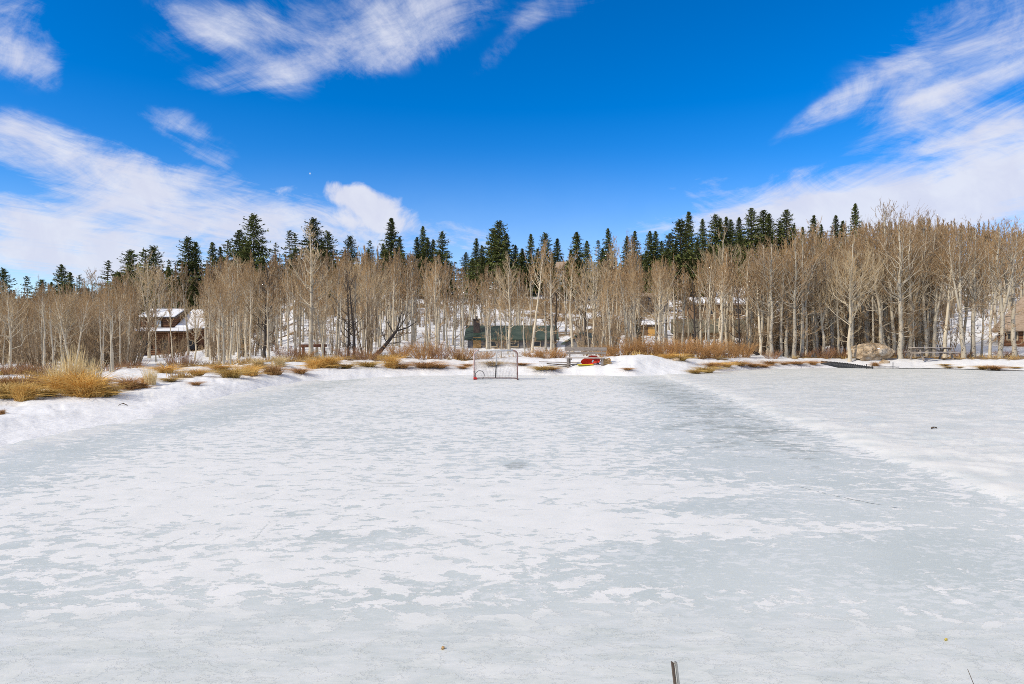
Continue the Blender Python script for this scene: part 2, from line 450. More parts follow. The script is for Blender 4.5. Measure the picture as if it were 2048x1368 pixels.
PXG = CX + F * np.tan(np.clip(TT, -1.2, 1.2))
mask = sstep(0.1, 1.7, SG)
ZG = ZG + mask * (0.20 * (fbm(XG / 0.9, YG / 0.9, 11, 4) - 0.5) - 0.05 * sstep(0.62, 0.72, fbm(XG / 0.42, YG / 0.42, 14, 2)) + 0.16 * (fbm(XG / 3.1, YG / 3.1, 12, 3) - 0.45))
pile = np.exp(-((XG - 6.6) / 2.2) ** 2 - ((YG - 34.6) / 1.5) ** 2) * 0.10 + np.exp(-((XG - 3.4) / 3) ** 2 - ((YG - 33.2) / 0.9) ** 2) * 0.05
ZG = ZG + pile * (0.5 + fbm(XG / 0.5, YG / 0.5, 21, 3))
ZG = ZG + sstep(4.5, 7, SG) * 1.6 * (fbm(XG / 22, YG / 22, 13, 3) - 0.5)
# bare soil and matted grass
nb = fbm(XG / 2.6, YG / 1.9, 31, 4)
bare = np.zeros_like(ZG)
crest = sstep(1.75, 2.3, SG) * (1 - sstep(3.4, 4.2, SG))
amt = np.interp(PXG, [-400, 0, 300, 500, 640, 760, 900, 1040, 1160, 1300, 1420, 1600, 1680, 2048, 2400], [0.44, 0.42, 0.30, 0.44, 0.50, 0.44, 0.26, 0.20, 0.12, 0.34, 0.36, 0.28, 0.32, 0.28, 0.3])
bare = np.maximum(bare, crest * (amt + (nb - 0.5) * 1.3))
strip = sstep(2.4, 2.7, SG) * (1 - sstep(3.0, 3.3, SG)) * sstep(1480, 1620, PXG)
bare = np.maximum(bare, strip * 0.75)
fo = sstep(3.6, 4.4, SG)
clear = np.exp(-((PXG - 760) / 190) ** 2) * (SG < 6.4) + 1.4 * np.exp(-((PXG - 1970) / 130) ** 2) * (SG < 6.2) + np.exp(-((PXG - 1600) / 50) ** 2) * (SG < 7) + np.exp(-((PXG - 320) / 120) ** 2) * (SG < 6)
bare = np.maximum(bare, fo * (0.36 + 0.18 * sstep(5.2, 6.5, SG) + (fbm(XG / 6, YG / 6, 41, 4) - 0.5) * 1.3 - 0.5 * np.clip(clear, 0, 1) + 0.05 * sstep(5, 7, SG)))
bare = np.clip(bare, 0, 1)


def grid_faces(a, b):
    i, j = np.meshgrid(np.arange(a - 1), np.arange(b - 1), indexing='ij')
    p = i * b + j
    return np.stack([p, p + b, p + b + 1, p + 1], -1).reshape(-1, 4)


me = mk_mesh('ground', np.stack([XG, YG, ZG], -1), grid_faces(*ZG.shape)[:, ::-1], None, M['ground'], True)
at_ = me.attributes.new('bare', 'FLOAT', 'POINT'); at_.data.foreach_set('value', bare.astype(np.float32).ravel())
tag(link('ground', me), kind='structure')
LR0, LR1 = math.log(2.5), math.log(800)


def sample(G, x, y):
    th = math.atan2(x, y); r = math.hypot(x, y)
    i = np.interp(th, tg, np.arange(len(tg))); j = (math.log(max(r, 2.5)) - LR0) / (LR1 - LR0) * (len(rg_) - 1)
    i0 = min(int(i), len(tg) - 2); j0 = min(max(int(j), 0), len(rg_) - 2); u = i - i0; v = j - j0
    return float((G[i0, j0] * (1 - u) + G[i0 + 1, j0] * u) * (1 - v) + (G[i0, j0 + 1] * (1 - u) + G[i0 + 1, j0 + 1] * u) * v)


def gz(x, y): return sample(ZG, x, y)


def gD(px, D):
    x = (px - CX) / F * D
    return x, D, max(gz(x, D), 0.0)


def hit(px, py):
    """nearest ground point seen at a pixel"""
    for D in np.arange(4, 60, 0.1):
        x = (px - CX) / F * D
        if HY + (CAMZ - max(gz(x, D), 0)) / D * F <= py: return gD(px, D)
    return gD(px, 42)


# ------------------------------------------------------------------ pond ice
tf = np.concatenate([[0.02], np.exp(np.linspace(math.log(0.045), math.log(1.06), 300))])
RI = kr[:, 0][:, None] * tf[None]
XI = RI * np.sin(tg)[:, None]; YI = RI * np.cos(tg)[:, None]
BY = [-20, 0, 6.36, 8.7, 12.5, 23.5, 29.3, 33, 45]; BX = [4.2, 4.6, 4.88, 5.05, 5.4, 6.55, 6.75, 7.4, 9]
db = XI - np.interp(YI, BY, BX) + 0.5 * (fbm(XI / 0.7, YI / 0.7, 51, 5) - 0.5)
lump = fbm(XI / 0.35, YI / 0.35, 52, 4)
berm = sstep(-0.05, 0.35, db) * (1 - 0.8 * sstep(0.35, 1.3, db))
nearR = 1 - sstep(10, 22, YI)
ZI = 0.05 * berm * (0.3 + 1.2 * lump) + sstep(0.2, 0.9, db) * (0.01 + 0.12 * nearR * np.clip(fbm(XI / 0.5, YI / 0.4, 53, 4) - 0.45, 0, 1))
dl = np.interp(YI, [-5, 0, 9.66, 13.3, 18.4, 29, 40], [-6.2, -6.5, -7.0, -6.9, -7.3, -7.8, -8]) - XI + 0.5 * (fbm(XI / 1.6, YI / 1.6, 55, 3) - 0.5)
ZI += 0.04 * sstep(-0.1, 0.5, dl) * (0.4 + lump) * (YI > 3)
back = YI - 30.6 + 0.8 * (fbm(XI / 2, YI / 2, 57, 3) - 0.5) + 100 * (XI > 9)
rink = 1 - sstep(-0.1, 0.2, db)
white = 0.006 + 0 * XI
white += 0.05 * np.exp(-((XI + 2.5) / 2.6) ** 2 - ((YI - 7.0) / 2.6) ** 2)
white += 0.09 * np.exp(-((XI - 0.6) / 1.6) ** 2 - ((YI - 6.6) / 1.2) ** 2)
white += 0.02 * sstep(10, 22, YI)
white -= 0.10 * np.exp(-((XI - 3.0) / 1.6) ** 2 - ((YI - 6.0) / 2.2) ** 2)
white -= 0.09 * np.exp(-((XI - 1.3) / 1.3) ** 2 - ((YI - 4.7) / 0.75) ** 2)
white -= 0.03 * (1 - sstep(4.0, 5.0, YI))
for px_, py_, rx_, ry_, am_ in ((1420, 1055, 1.0, .34, .13), (1400, 975, 1.3, .45, .11), (1360, 1012, 1.2, .20, -.10), (1480, 1120, 1.2, .40, -.08), (740, 1085, .7, .30, -.08), (820, 1130, 1.0, .25, .08), (300, 1000, 1.6, .8, .05), (1700, 990, .7, .5, .03), (1780, 1050, .7, .16, .10)):
    D_ = CAMZ * F / (py_ - HY); white += am_ * np.exp(-((XI - (px_ - CX) / F * D_) / rx_) ** 2 - ((YI - D_) / ry_) ** 2)
white -= 0.11 * np.exp(-((db + 1.3) / 1.3) ** 2) * sstep(5, 9, YI)
white -= 0.10 * np.exp(-((dl + 0.6) / 0.8) ** 2)
white -= 0.10 * sstep(0.0, 0.4, db) * sstep(9, 14, YI)
white += 0.12 * berm
dark = 0.20 * np.exp(-((db + 1.1) / 1.5) ** 2) * sstep(7, 11, YI) * (1 - sstep(24, 31, YI)) + 0.10 * np.exp(-((dl + 0.9) / 0.6) ** 2) * sstep(15, 22, YI)
dark -= 0.08 * sstep(0.0, 0.3, db)
dark += 0.30 * np.exp(-((XI - .04) / .22) ** 2 - ((YI - 8.7) / .35) ** 2); white -= 0.2 * np.exp(-((XI - .04) / .20) ** 2 - ((YI - 8.7) / .30) ** 2)
fore = 1 - sstep(3.55, 4.15, YI + 0.7 * (fbm(XI / 0.8, YI / 0.8, 56, 5) - 0.5))
crust = np.clip(berm * 0.9, 0, 1)
crust = np.maximum(crust, sstep(0.2, 0.6, db) * (0.50 + 0.3 * nearR))
crust = np.maximum(crust, sstep(-0.05, 0.3, dl) * 0.75 * (YI > 2))
crust = np.maximum(crust, sstep(0.0, 0.6, back) * 0.6 * (XI < 9))
me = mk_mesh('pond_ice', np.stack([XI, YI, ZI], -1), grid_faces(*ZI.shape)[:, ::-1], None, M['ice'], True)
for nme, arr in (('white', white), ('dark', dark), ('fore', fore), ('crust', crust)):
    me.attributes.new(nme, 'FLOAT', 'POINT').data.foreach_set('value', arr.astype(np.float32).ravel())
me.materials.append(simple('skate_groove', (0.52, 0.56, 0.57), (0.62, 0.65, 0.66), 14))
ice_o = link('ice', me); tag(ice_o, kind='structure')
# skate cuts in the ice, part of the ice mesh
gq_ = np.random.default_rng(19)
lines = [(95, 970, 190, 981), (330, 982, 425, 968), (295, 1106, 405, 1060), (425, 1082, 445, 1068), (505, 1080, 540, 1042), (675, 945, 745, 965), (830, 963, 890, 937), (690, 1128, 820, 1146), (1600, 974, 1800, 1017), (470, 1010, 560, 985), (560, 1180, 640, 1168),
         (930, 870, 1010, 862), (1010, 900, 1100, 880), (620, 865, 720, 872), (1120, 960, 1250, 930), (760, 1010, 900, 1000), (860, 1040, 1010, 1075), (200, 1040, 300, 1060), (1250, 905, 1330, 925), (540, 905, 640, 890), (900, 830, 1000, 838), (1050, 815, 1150, 822)]
vs_, fs_ = [], []
for x0_, y0_, x1_, y1_ in lines:
    bow = gq_.normal(0, 0.04); n_ = 26; A_ = np.array(at(x0_, y0_, CAMZ * F / (y0_ - HY))); B_ = np.array(at(x1_, y1_, CAMZ * F / (y1_ - HY)))
    d_ = B_ - A_; nrm = np.array([-d_[1], d_[0], 0]) / np.linalg.norm(d_[:2]); Lw = np.linalg.norm(d_)
    for k_ in range(n_):
        if gq_.random() < 0.28: continue
        q0, q1 = k_ / n_, (k_ + 1) / n_; wv = gq_.uniform(0.003, 0.014)
        for q_ in (q0, q1):
            p_ = A_ + d_ * q_ + nrm * (bow * Lw * math.sin(q_ * math.pi) + 0.006 * math.sin(q_ * 40)); p_[2] = 0.0008 + (0.004 if x0_ == 1600 else 0)
            vs_ += [p_ - nrm * wv, p_ + nrm * wv]
        b_0 = len(vs_) - 4; fs_.append((b_0, b_0 + 1, b_0 + 3, b_0 + 2))
import bmesh
bm = bmesh.new(); bm.from_mesh(me)
bv_ = [bm.verts.new(p_) for p_ in vs_]
for f_ in fs_:
    fc_ = bm.faces.new([bv_[i_] for i_ in f_]); fc_.material_index = 1
bm.to_mesh(me); bm.free()


# ------------------------------------------------------------------ trees
def aspen_geo(seed, H=8.0, start=0.36, spread=0.24, nl=34, nsec=8, ntw=3, up=0.5, r0=0.014, wig=0.02, tw=0.0085, fork=False, dead=6, far=False, lean=0.0):
    g = np.random.default_rng(seed)
    K = 5 if far else 14
    s = np.linspace(0, 1, K)
    wx = np.cumsum(g.normal(0, wig * H / K, K)); wy = np.cumsum(g.normal(0, wig * H / K, K))
    bend = lean * s ** 1.3 * H
    P = np.stack([wx - wx[0] + bend, wy - wy[0], s * H * 0.97 - 0.25 * (s == 0)], 1)
    R = H * r0 * (1 - 0.84 * s ** 1.15); R[0] *= 1.35
    stems = [(P, R)]
    if fork:
        for sg in (-1, 1)[: int(fork)]:
            k = g.uniform(0.25, 0.42); L = H * g.uniform(0.45, 0.62); a = g.uniform(0, 6.28) if sg > 0 else g.uniform(2, 4)
            b0 = np.array([np.interp(k, s, P[:, c]) for c in range(3)]); q = np.linspace(0, 1, 9)
            ox = 0.16 * L * np.sin(q * 1.4) * math.cos(a); oy = 0.16 * L * np.sin(q * 1.4) * math.sin(a)
            stems.append((b0 + np.stack([ox, oy, q * L], 1), H * r0 * 0.62 * (1 - 0.85 * q)))
    tv = [ring_tube(p, r, 5 if far else 9) for p, r in stems]
    trunk = join(tv)
    # limbs
    B, Dn, Ln, Rn = [], [], [], []
    for si, (p, r) in enumerate(stems):
        n = nl if si == 0 else nl // 2
        ss_ = np.linspace(0, 1, len(p))
        tq = start + (1 - start) * np.sort(g.random(n)) ** 0.9 if si == 0 else 0.25 + 0.73 * np.sort(g.random(n))
        az = np.arange(n) * 2.4 + g.normal(0, 0.5, n)
        for q, a in zip(tq, az):
            b = np.array([np.interp(q, ss_, p[:, c]) for c in range(3)])
            rel = (q - start) / (1 - start) if si == 0 else q
            prof = 0.55 + 0.75 * math.sin(min(1, rel * 1.25 + 0.12) * math.pi) * 0.8
            L = H * spread * prof * (1.0 - 0.45 * rel) * g.uniform(0.55, 1.2)
            el = up + 0.45 * rel + g.normal(0, 0.13)
            B.append(b); Dn.append((math.cos(a) * math.cos(el), math.sin(a) * math.cos(el), math.sin(el))); Ln.append(L)
            Rn.append(np.interp(q, ss_, r) * g.uniform(0.32, 0.5))
    for k in range(dead):
        q = g.uniform(0.1, start); b = np.array([np.interp(q, s, P[:, c]) for c in range(3)]); a = g.uniform(0, 6.28)
        B.append(b); Dn.append((math.cos(a), math.sin(a), g.uniform(-0.25, 0.25))); Ln.append(H * g.uniform(0.06, 0.15)); Rn.append(H * r0 * 0.16)
    B = np.array(B); Dn = np.array(Dn); Dn /= np.linalg.norm(Dn, axis=1, keepdims=True); Ln = np.array(Ln); Rn = np.maximum(np.array(Rn), tw * 1.2)
    nseg = 2 if far else 4
    u = np.linspace(0, 1, nseg + 1)
    upv = np.array([0, 0, 1.0])
    jit = g.normal(0, 0.05, (len(B), nseg + 1, 3)); jit[:, 0] = 0
    LP = B[:, None] + Dn[:, None] * (u[None, :, None] * Ln[:, None, None]) + upv * ((u ** 2)[None, :, None] * 0.28 * Ln[:, None, None]) + jit * Ln[:, None, None]
    geo = []; limbs = []
    for k in range(nseg):
        limbs.append(cones(LP[:, k], LP[:, k + 1], Rn * (1 - 0.78 * u[k]), Rn * (1 - 0.78 * u[k + 1]), 3 if far else 4))

    def spawn(P0, P1, L, cnt, lo, hi, rad, upb, ang):
        n = len(P0); i = np.repeat(np.arange(n), cnt); tt = g.uniform(lo, 1.0, len(i))
        base = P0[i] + (P1[i] - P0[i]) * tt[:, None]
        d = P1[i] - P0[i]; d /= np.linalg.norm(d, axis=1, keepdims=True) + 1e-9
        d = d + g.normal(0, ang, d.shape); d[:, 2] += upb; d /= np.linalg.norm(d, axis=1, keepdims=True) + 1e-9
        l = L[i] * g.uniform(*hi, len(i)) * (1.15 - 0.55 * tt)
        mid = base + d * (l * 0.5)[:, None]; d2 = d + np.array([0, 0, 0.25]) + g.normal(0, 0.12, d.shape)
        end = mid + d2 * (l * 0.5)[:, None]
        return base, mid, end, l

    halves = [(LP[:, k], LP[:, k + 1]) for k in range(nseg)]
    P0 = np.concatenate([h[0] for h in halves[nseg // 4:]]); P1 = np.concatenate([h[1] for h in halves[nseg // 4:]]); LL = np.tile(Ln, len(halves[nseg // 4:]))
    b, mi, e, l = spawn(P0, P1, LL, max(1, nsec // len(halves[nseg // 4:])), 0.1, (0.25, 0.55), tw, 0.35, 0.42)
    if far:
        geo.append(ribbons(b, e, tw * 1.5, tw * 0.8, g))
    else:
        geo.append(cones(b, mi, tw * 1.15, tw * 0.85)); geo.append(cones(mi, e, tw * 0.85, tw * 0.45))
    b2, m2, e2, l2 = spawn(b, e, np.maximum(l, 0.28), ntw, 0.15, (0.35, 0.8), tw, 0.35, 0.4)
    if far:
        geo.append(ribbons(b2, e2, tw * 1.2, tw * 0.5, g))
    else:
        geo.append(cones(b2, e2, tw * 0.8, tw * 0.35))
    return join([trunk] + limbs), join(geo)


def protos(tbl):
    out = []
    for name_t, name_c, kw, bark, twig in tbl:
        tr, cr = aspen_geo(**kw)
        out.append((mk_mesh('aspen_trunk', *tr, None, bark, True), mk_mesh('aspen_crown', *cr, None, twig, False), kw['H']))
    return out


PA = []   # ordinary slender aspens
for k_ in range(14):
    k = k_ % 9
    PA.append(('t', 'c', dict(seed=100 + k_, H=8.0, start=[0.46, 0.54, 0.40, 0.60, 0.48, 0.36, 0.55, 0.46, 0.64][k], spread=[0.20, 0.16, 0.23, 0.18, 0.14, 0.2, 0.19, 0.17, 0.2][k],
                          up=[0.75, 0.95, 0.7, 0.8, 1.05, 0.75, 0.85, 1.0, 0.85][k], r0=[0.0135, 0.011, 0.0145, 0.0125, 0.010, 0.0115, 0.0135, 0.011, 0.0125][k], wig=0.045, dead=5,
                          lean=[0, 0.06, -0.09, 0.02, 0.05, -0.05, 0.13, -0.02, -0.03][k]), [M['bark'], M['barkgrey']][k % 2], [M['twig'], M['twig'], M['twigbrown']][k % 3]))
PA = protos(PA)
PB = protos([('t', 'c', dict(seed=200 + k, H=8.0, start=0.22 + 0.05 * k, spread=0.34, up=0.52 + 0.06 * k, r0=0.015, wig=0.06, nl=34, nsec=8, ntw=4, fork=(k % 3), dead=4), M['bark'], M['twigpale'] if k < 3 else M['twig']) for k in range(5)])
PT = protos([('t', 'c', dict(seed=300 + k, H=10.0, start=0.40 + 0.04 * k, spread=0.25, up=0.55, r0=0.0165, wig=0.06, nl=36, nsec=8, fork=(k % 2) + (k == 2), dead=11), M['barkgrey'], M['twigbrown']) for k in range(5)])
PH = protos([('t', 'c', dict(seed=331, H=8.0, start=0.30, spread=0.23, up=0.5, r0=0.0195, wig=0.03, nl=40, nsec=7, ntw=3, dead=3), M['bark'], M['twigpale'])])
PD = protos([('t', 'c', dict(seed=400 + k, H=7.0, start=0.2, spread=0.24, up=0.45, r0=0.017, wig=0.06, nl=26, nsec=8, ntw=3, dead=8, lean=[0.05, -0.04, 0.1][k]), M['barkdark'], M['twigdark']) for k in range(3)])


def make_tree(name, proto, loc, H, rz, sxy=1.0):
    r = empty(name, loc, rz); s = H / proto[2]
    r.scale = (s * sxy, s * sxy, s)
    link('trunk', proto[0], r); link('crown', proto[1], r)
    return r


def tree_at(name, proto, px, D, ytop, rz=None, sxy=1.0):
    x, y, z = gD(px, D)
    zt = CAMZ + (HY - ytop) / F * D
    return make_tree(name, proto, (x, y, z - 0.05), max(zt - z, 1.0), random.uniform(0, 6.28) if rz is None else rz, sxy)


heroes = [
    (622, 39.5, 455, PH[0], 'big pale aspen with a thick straight trunk, standing alone right of the log rail'),
    (1700, 43.2, 480, PB[1], 'pale forked aspen with spreading limbs standing right against the left side of the boulder'),
    (1768, 47, 405, PT[1], 'very tall grey aspen whose bare top pokes highest over the boulder'),
    (1801, 43.4, 425, PT[0], 'tall spotted aspen trunk rising just right of the boulder'),
    (1819, 45.5, 440, PT[2], 'tall forked aspen behind the left end of the picnic table'),
    (1842, 48, 425, PT[3], 'tall thick aspen with a broad bare top behind the picnic table'),
    (1864, 50, 440, PT[4], 'grey aspen behind the right half of the picnic table'),
    (1890, 44, 462, PA[2], 'slim aspen just behind the right end of the picnic table'),
    (1928, 43, 452, PT[1], 'tall pale aspen on the shore, left one of the pair beyond the picnic table'),
    (1945, 43.5, 448, PT[0], 'tall pale aspen on the shore, right one of the pair beyond the picnic table'),
    (1963, 44, 530, PA[5], 'thin crooked aspen between the shore pair and the brown timber cabin'),
    (1980, 43, 500, PA[0], 'slender aspen at the left corner of the brown timber cabin'),
    (2000, 42.5, 445, PT[2], 'low forking aspen in front of the brown timber cabin'),
    (2030, 42.5, 444, PT[3], 'tall aspen in front of the timber cabin, at the right edge'),
    (1543, 45, 480, PT[4], 'spotted aspen trunk, leftmost of the four on the shore left of the boulder'),
    (1588, 44.5, 470, PT[0], 'spotted aspen trunk, second of the four on the shore left of the boulder'),
    (1603, 45, 465, PT[2], 'spotted aspen trunk, third of the four on the shore left of the boulder'),
    (1613, 45.5, 500, PA[8], 'spotted slim aspen, nearest the boulder of the four on the shore'),
    (1185, 44, 516, PB[2], 'pale aspen with a wide fan crown behind the right end of the bench'),
    (1146, 45, 520, PB[3], 'crooked pale aspen with two stems behind the middle of the bench'),
    (1103, 46, 510, PA[3], 'slender pale aspen between the goal and the bench'),
    (1064, 48, 490, PA[6], 'pale aspen in front of the right half of the green roofed cabin'),
    (1020, 50, 520, PB[0], 'pale aspen directly behind the hockey goal'),
    (1323, 48, 528, PB[4], 'pale aspen with a fan crown beside the tan plywood door'),
    (1442, 62, 472, PB[1], 'broad pale aspen with a big round fan crown on the slope right of centre'),
    (1265, 80, 478, PA[8], 'tall clear trunked aspen with high twig head before the dark conifers'),
    (1228, 82, 480, PA[3], 'tall aspen with high round twig head left of the plywood door shed'),
    (872, 46, 515, PA[0], 'pale aspen with ascending limbs left of the green roofed cabin'),
    (786, 48, 500, PA[4], 'straight slim aspen above the leaning dead tree'),
    (249, 36, 556, PB[3], 'golden pale fan shaped aspen at the left corner of the log cabin'),
    (457, 40, 528, PH[0], 'pale straight aspen standing just right of the log cabin'),
    (299, 62, 525, PB[2], 'white barked aspen rising above the log cabin left roof'),
    (376, 66, 530, PA[1], 'white barked aspen rising above the log cabin snowy middle roof'),
    (192, 52, 540, PT[1], 'tall white aspen with broken limbs in the low left wood'),
    (172, 50, 565, PA[7], 'white thin aspen beside the tall white one in the low left wood'),
    (15, 44, 568, PA[2], 'pale aspen close to the left edge of the picture'),
    (60, 36, 600, PA[4], 'thin pale sapling aspen behind the left golden grass tussocks'),
    (345, 41, 590, PA[4], 'thin pale aspen in front of the log cabin porch, left of the red willow'),
    (312, 40, 600, PA[7], 'thin leaning aspen in front of the log cabin left wall'),
    (420, 42, 575, PB[0], 'pale branching aspen before the right wing of the log cabin'),
]
for px, D, yt, p, lab in heroes:
    tag(tree_at('aspen_tree', p, px, D, yt), lab, 'tree', 'aspen trees around the pond')
darks = [
    (529, 39, 531, PD[0], 'dark thin dead tree left of the log rail', 0), (697, 39.5, 555, PD[1], 'slim dark tree, left of the two dark trunks beside the leaning log', 1.5),
    (708, 39, 545, PD[2], 'thick black trunked tree with crooked limbs beside the leaning log', 3.4), (1390, 47, 560, PD[0], 'thick dark leaning trunk behind the rusty willows', 3.0),
    (1479, 46, 575, PD[1], 'dark bare tree with low sprawling limbs at right end of the rusty willows', 0.5), (1172, 47, 540, PD[2], 'dark trunk close behind the bench, between two pale aspens', 1.0),
    (1202, 48, 600, PD[1], 'short dark trunk right behind the bench end', 2.0), (1640, 47, 560, PD[0], 'dark slender tree a little left of the boulder', 4.0),
    (1690, 50, 570, PD[2], 'black branchy tree behind the boulder', 5.0), (1740, 52, 545, PD[1], 'dark tree with dense black twigs behind the boulder top', 1.0),
    (1625, 52, 575, PD[2], 'dark twiggy tree behind the spotted aspens left of the boulder', 2.2), (1663, 54, 560, PD[1], 'dark tangled tree just left of the pale forked aspen', 0.4), (1715, 56, 550, PD[0], 'dark thin tree above the left half of the boulder', 3.3),
    (1755, 55, 530, PD[2], 'dark crooked tree above the right half of the boulder', 4.4), (1565, 53, 590, PD[0], 'dark low tree between the two leftmost spotted aspens', 5.2), (1785, 57, 560, PD[1], 'dark tree between boulder and picnic table, far back', 1.9),
    (1112, 52, 560, PD[0], 'dark slim tree at the right end of the green roofed cabin', 1.0),
]
for px, D, yt, p, lab, rz in darks:
    tag(tree_at('dark_tree', p, px, D, yt, rz), lab, 'tree', 'dark bare trees among the aspens')

# the rest: nearer ones as things, those beyond as one wood
prof_x = [-150, 0, 200, 300, 450, 600, 800, 950, 1100, 1250, 1450, 1600, 1800, 2048, 2200]
prof_y = [598, 595, 578, 552, 526, 512, 512, 545, 540, 520, 512, 478, 448, 462, 462]
zones = [(250, 'in the far left low wood'), (500, 'around the log cabin'), (930, 'on the snowy rise left of the goal'),
         (1230, 'around the green roofed cabin'), (1640, 'behind the rusty willows'), (1880, 'around the big boulder'), (9999, 'around the brown timber cabin')]
cand = []
tries = 0
while len(cand) < 1850 and tries < 9000:
    tries += 1
    px = random.uniform(-260, 2320)
    q = random.random()
    D = 37 + 28 * q if tries % 5 == 0 else 44 + 105 * random.random() ** 0.8
    if px < 480: D = max(D, 30 + 8 * random.random()) if tries % 4 else 27 + 35 * q
    if 1480 < px: D = max(D, 45 + random.random() * 2)
    x, y, z = gD(px, D)
    if sample(SG, x, y) < 3.0: continue
    # glades and buildings
    if 272 < px < 470 and 80 < D < 96: continue
    if 925 < px < 1120 and 57 < D < 66: continue
    if 1110 < px < 1200 and 51 < D < 58: continue
    if 1270 < px < 1520 and (60 < D < 76 or 80 < D < 97): continue
    if px > 1985 and 48 < D < 58: continue
    if 540 < px < 930 and D < 78 and random.random() < 0.45: continue
    if 1280 < px < 1520 and D < 80 and random.random() < 0.4: continue
    if 1040 < px < 1640 and 62 < D and random.random() < 0.62: continue
    if px > 1870 and D < 71 and random.random() < 0.86: continue
    if 1545 < px < 1660 and 50 < D < 100 and random.random() < 0.5: continue
    if 1745 < px < 1870 and 50 < D < 64 and random.random() < 0.6: continue
    if px > 1975 and D < 52: continue
    if 915 < px < 1200 and D < 58 and random.random() < 0.8: continue
    if 265 < px < 412 and D < 80 and random.random() < 0.965: continue
    if D > 98 and px < 1500 and random.random() < 0.55: continue
    yt = np.interp(px, prof_x, prof_y) + (abs(random.gauss(0, 1)) * 50 - 14) + (25 if D < 46 else 0)
    if 1640 < px < 1880 and D < 60: yt += 20
    H = CAMZ + (HY - yt) / F * D - z
    H = min(max(H, 3.6), 12.5)
    cand.append((D, px, x, y, z, H))
cand.sort(); cand = [c_ for c_ in cand if -20 <= c_[1] <= 2068] + [c_ for c_ in cand if not -20 <= c_[1] <= 2068]
NEAR = 300 - len(heroes) - len(darks) + 4
for k, (D, px, x, y, z, H) in enumerate(cand[:NEAR]):
    p = random.choice(PA) if random.random() < 0.8 else random.choice(PB)
    if px > 1500 and random.random() < 0.6: p = random.choice(PT)
    zi = next(s for e, s in zones if px < e)
    row = 'front' if D < 46 else 'second'
    lab = f'slender bare aspen in the {row} rows {zi}'
    tag(make_tree('aspen_tree', p, (x, y, z - 0.05), H, random.uniform(0, 6.28), random.uniform(0.75, 1.25)), lab, 'tree', f'aspens, {row} rows {zi}').rotation_euler = (random.gauss(0, .045), random.gauss(0, .045), random.uniform(0, 6.28))

FARG = []
for k in range(6):
    tr, cr = aspen_geo(seed=600 + k, H=8.0, start=[0.52, 0.6, 0.46, 0.66, 0.55, 0.5][k], spread=[0.18, 0.15, 0.2, 0.16, 0.14, 0.18][k], up=0.9, r0=0.0145, wig=0.05, nl=22, nsec=6, ntw=2, tw=0.017, far=True, dead=3, fork=k % 2)
    FARG.append((tr, cr))
tv, tq_, cv, cq = [], [], [], []; ot = oc = 0
for D, px, x, y, z, H in cand[NEAR:]:
    tr, cr = FARG[random.randrange(6)]
    a = random.uniform(0, 6.28); s = H / 8.0; R = np.array([[math.cos(a), -math.sin(a), 0], [math.sin(a), math.cos(a), 0], [0, 0, 1]]) * s
    R[:2] *= random.uniform(0.85, 1.2)
    tv.append(tr[0] @ R.T + (x, y, z)); tq_.append(tr[1] + ot); ot += len(tr[0])
    cv.append(cr[0] @ R.T + (x, y, z)); cq.append(cr[1] + oc); oc += len(cr[0])
w = empty('aspen_wood', (0, 0, 0)); tag(w, 'bare aspen wood covering the slopes behind the nearer trees', 'wood', kind='stuff')
o = link('trunks', mk_mesh('wood_trunks', np.concatenate(tv), np.concatenate(tq_), None, M['barkgrey']), w); o['kind'] = 'stuff'
o = link('crowns', mk_mesh('wood_crowns', np.concatenate(cv), np.concatenate(cq), None, M['twigbrown']), w); o['kind'] = 'stuff'


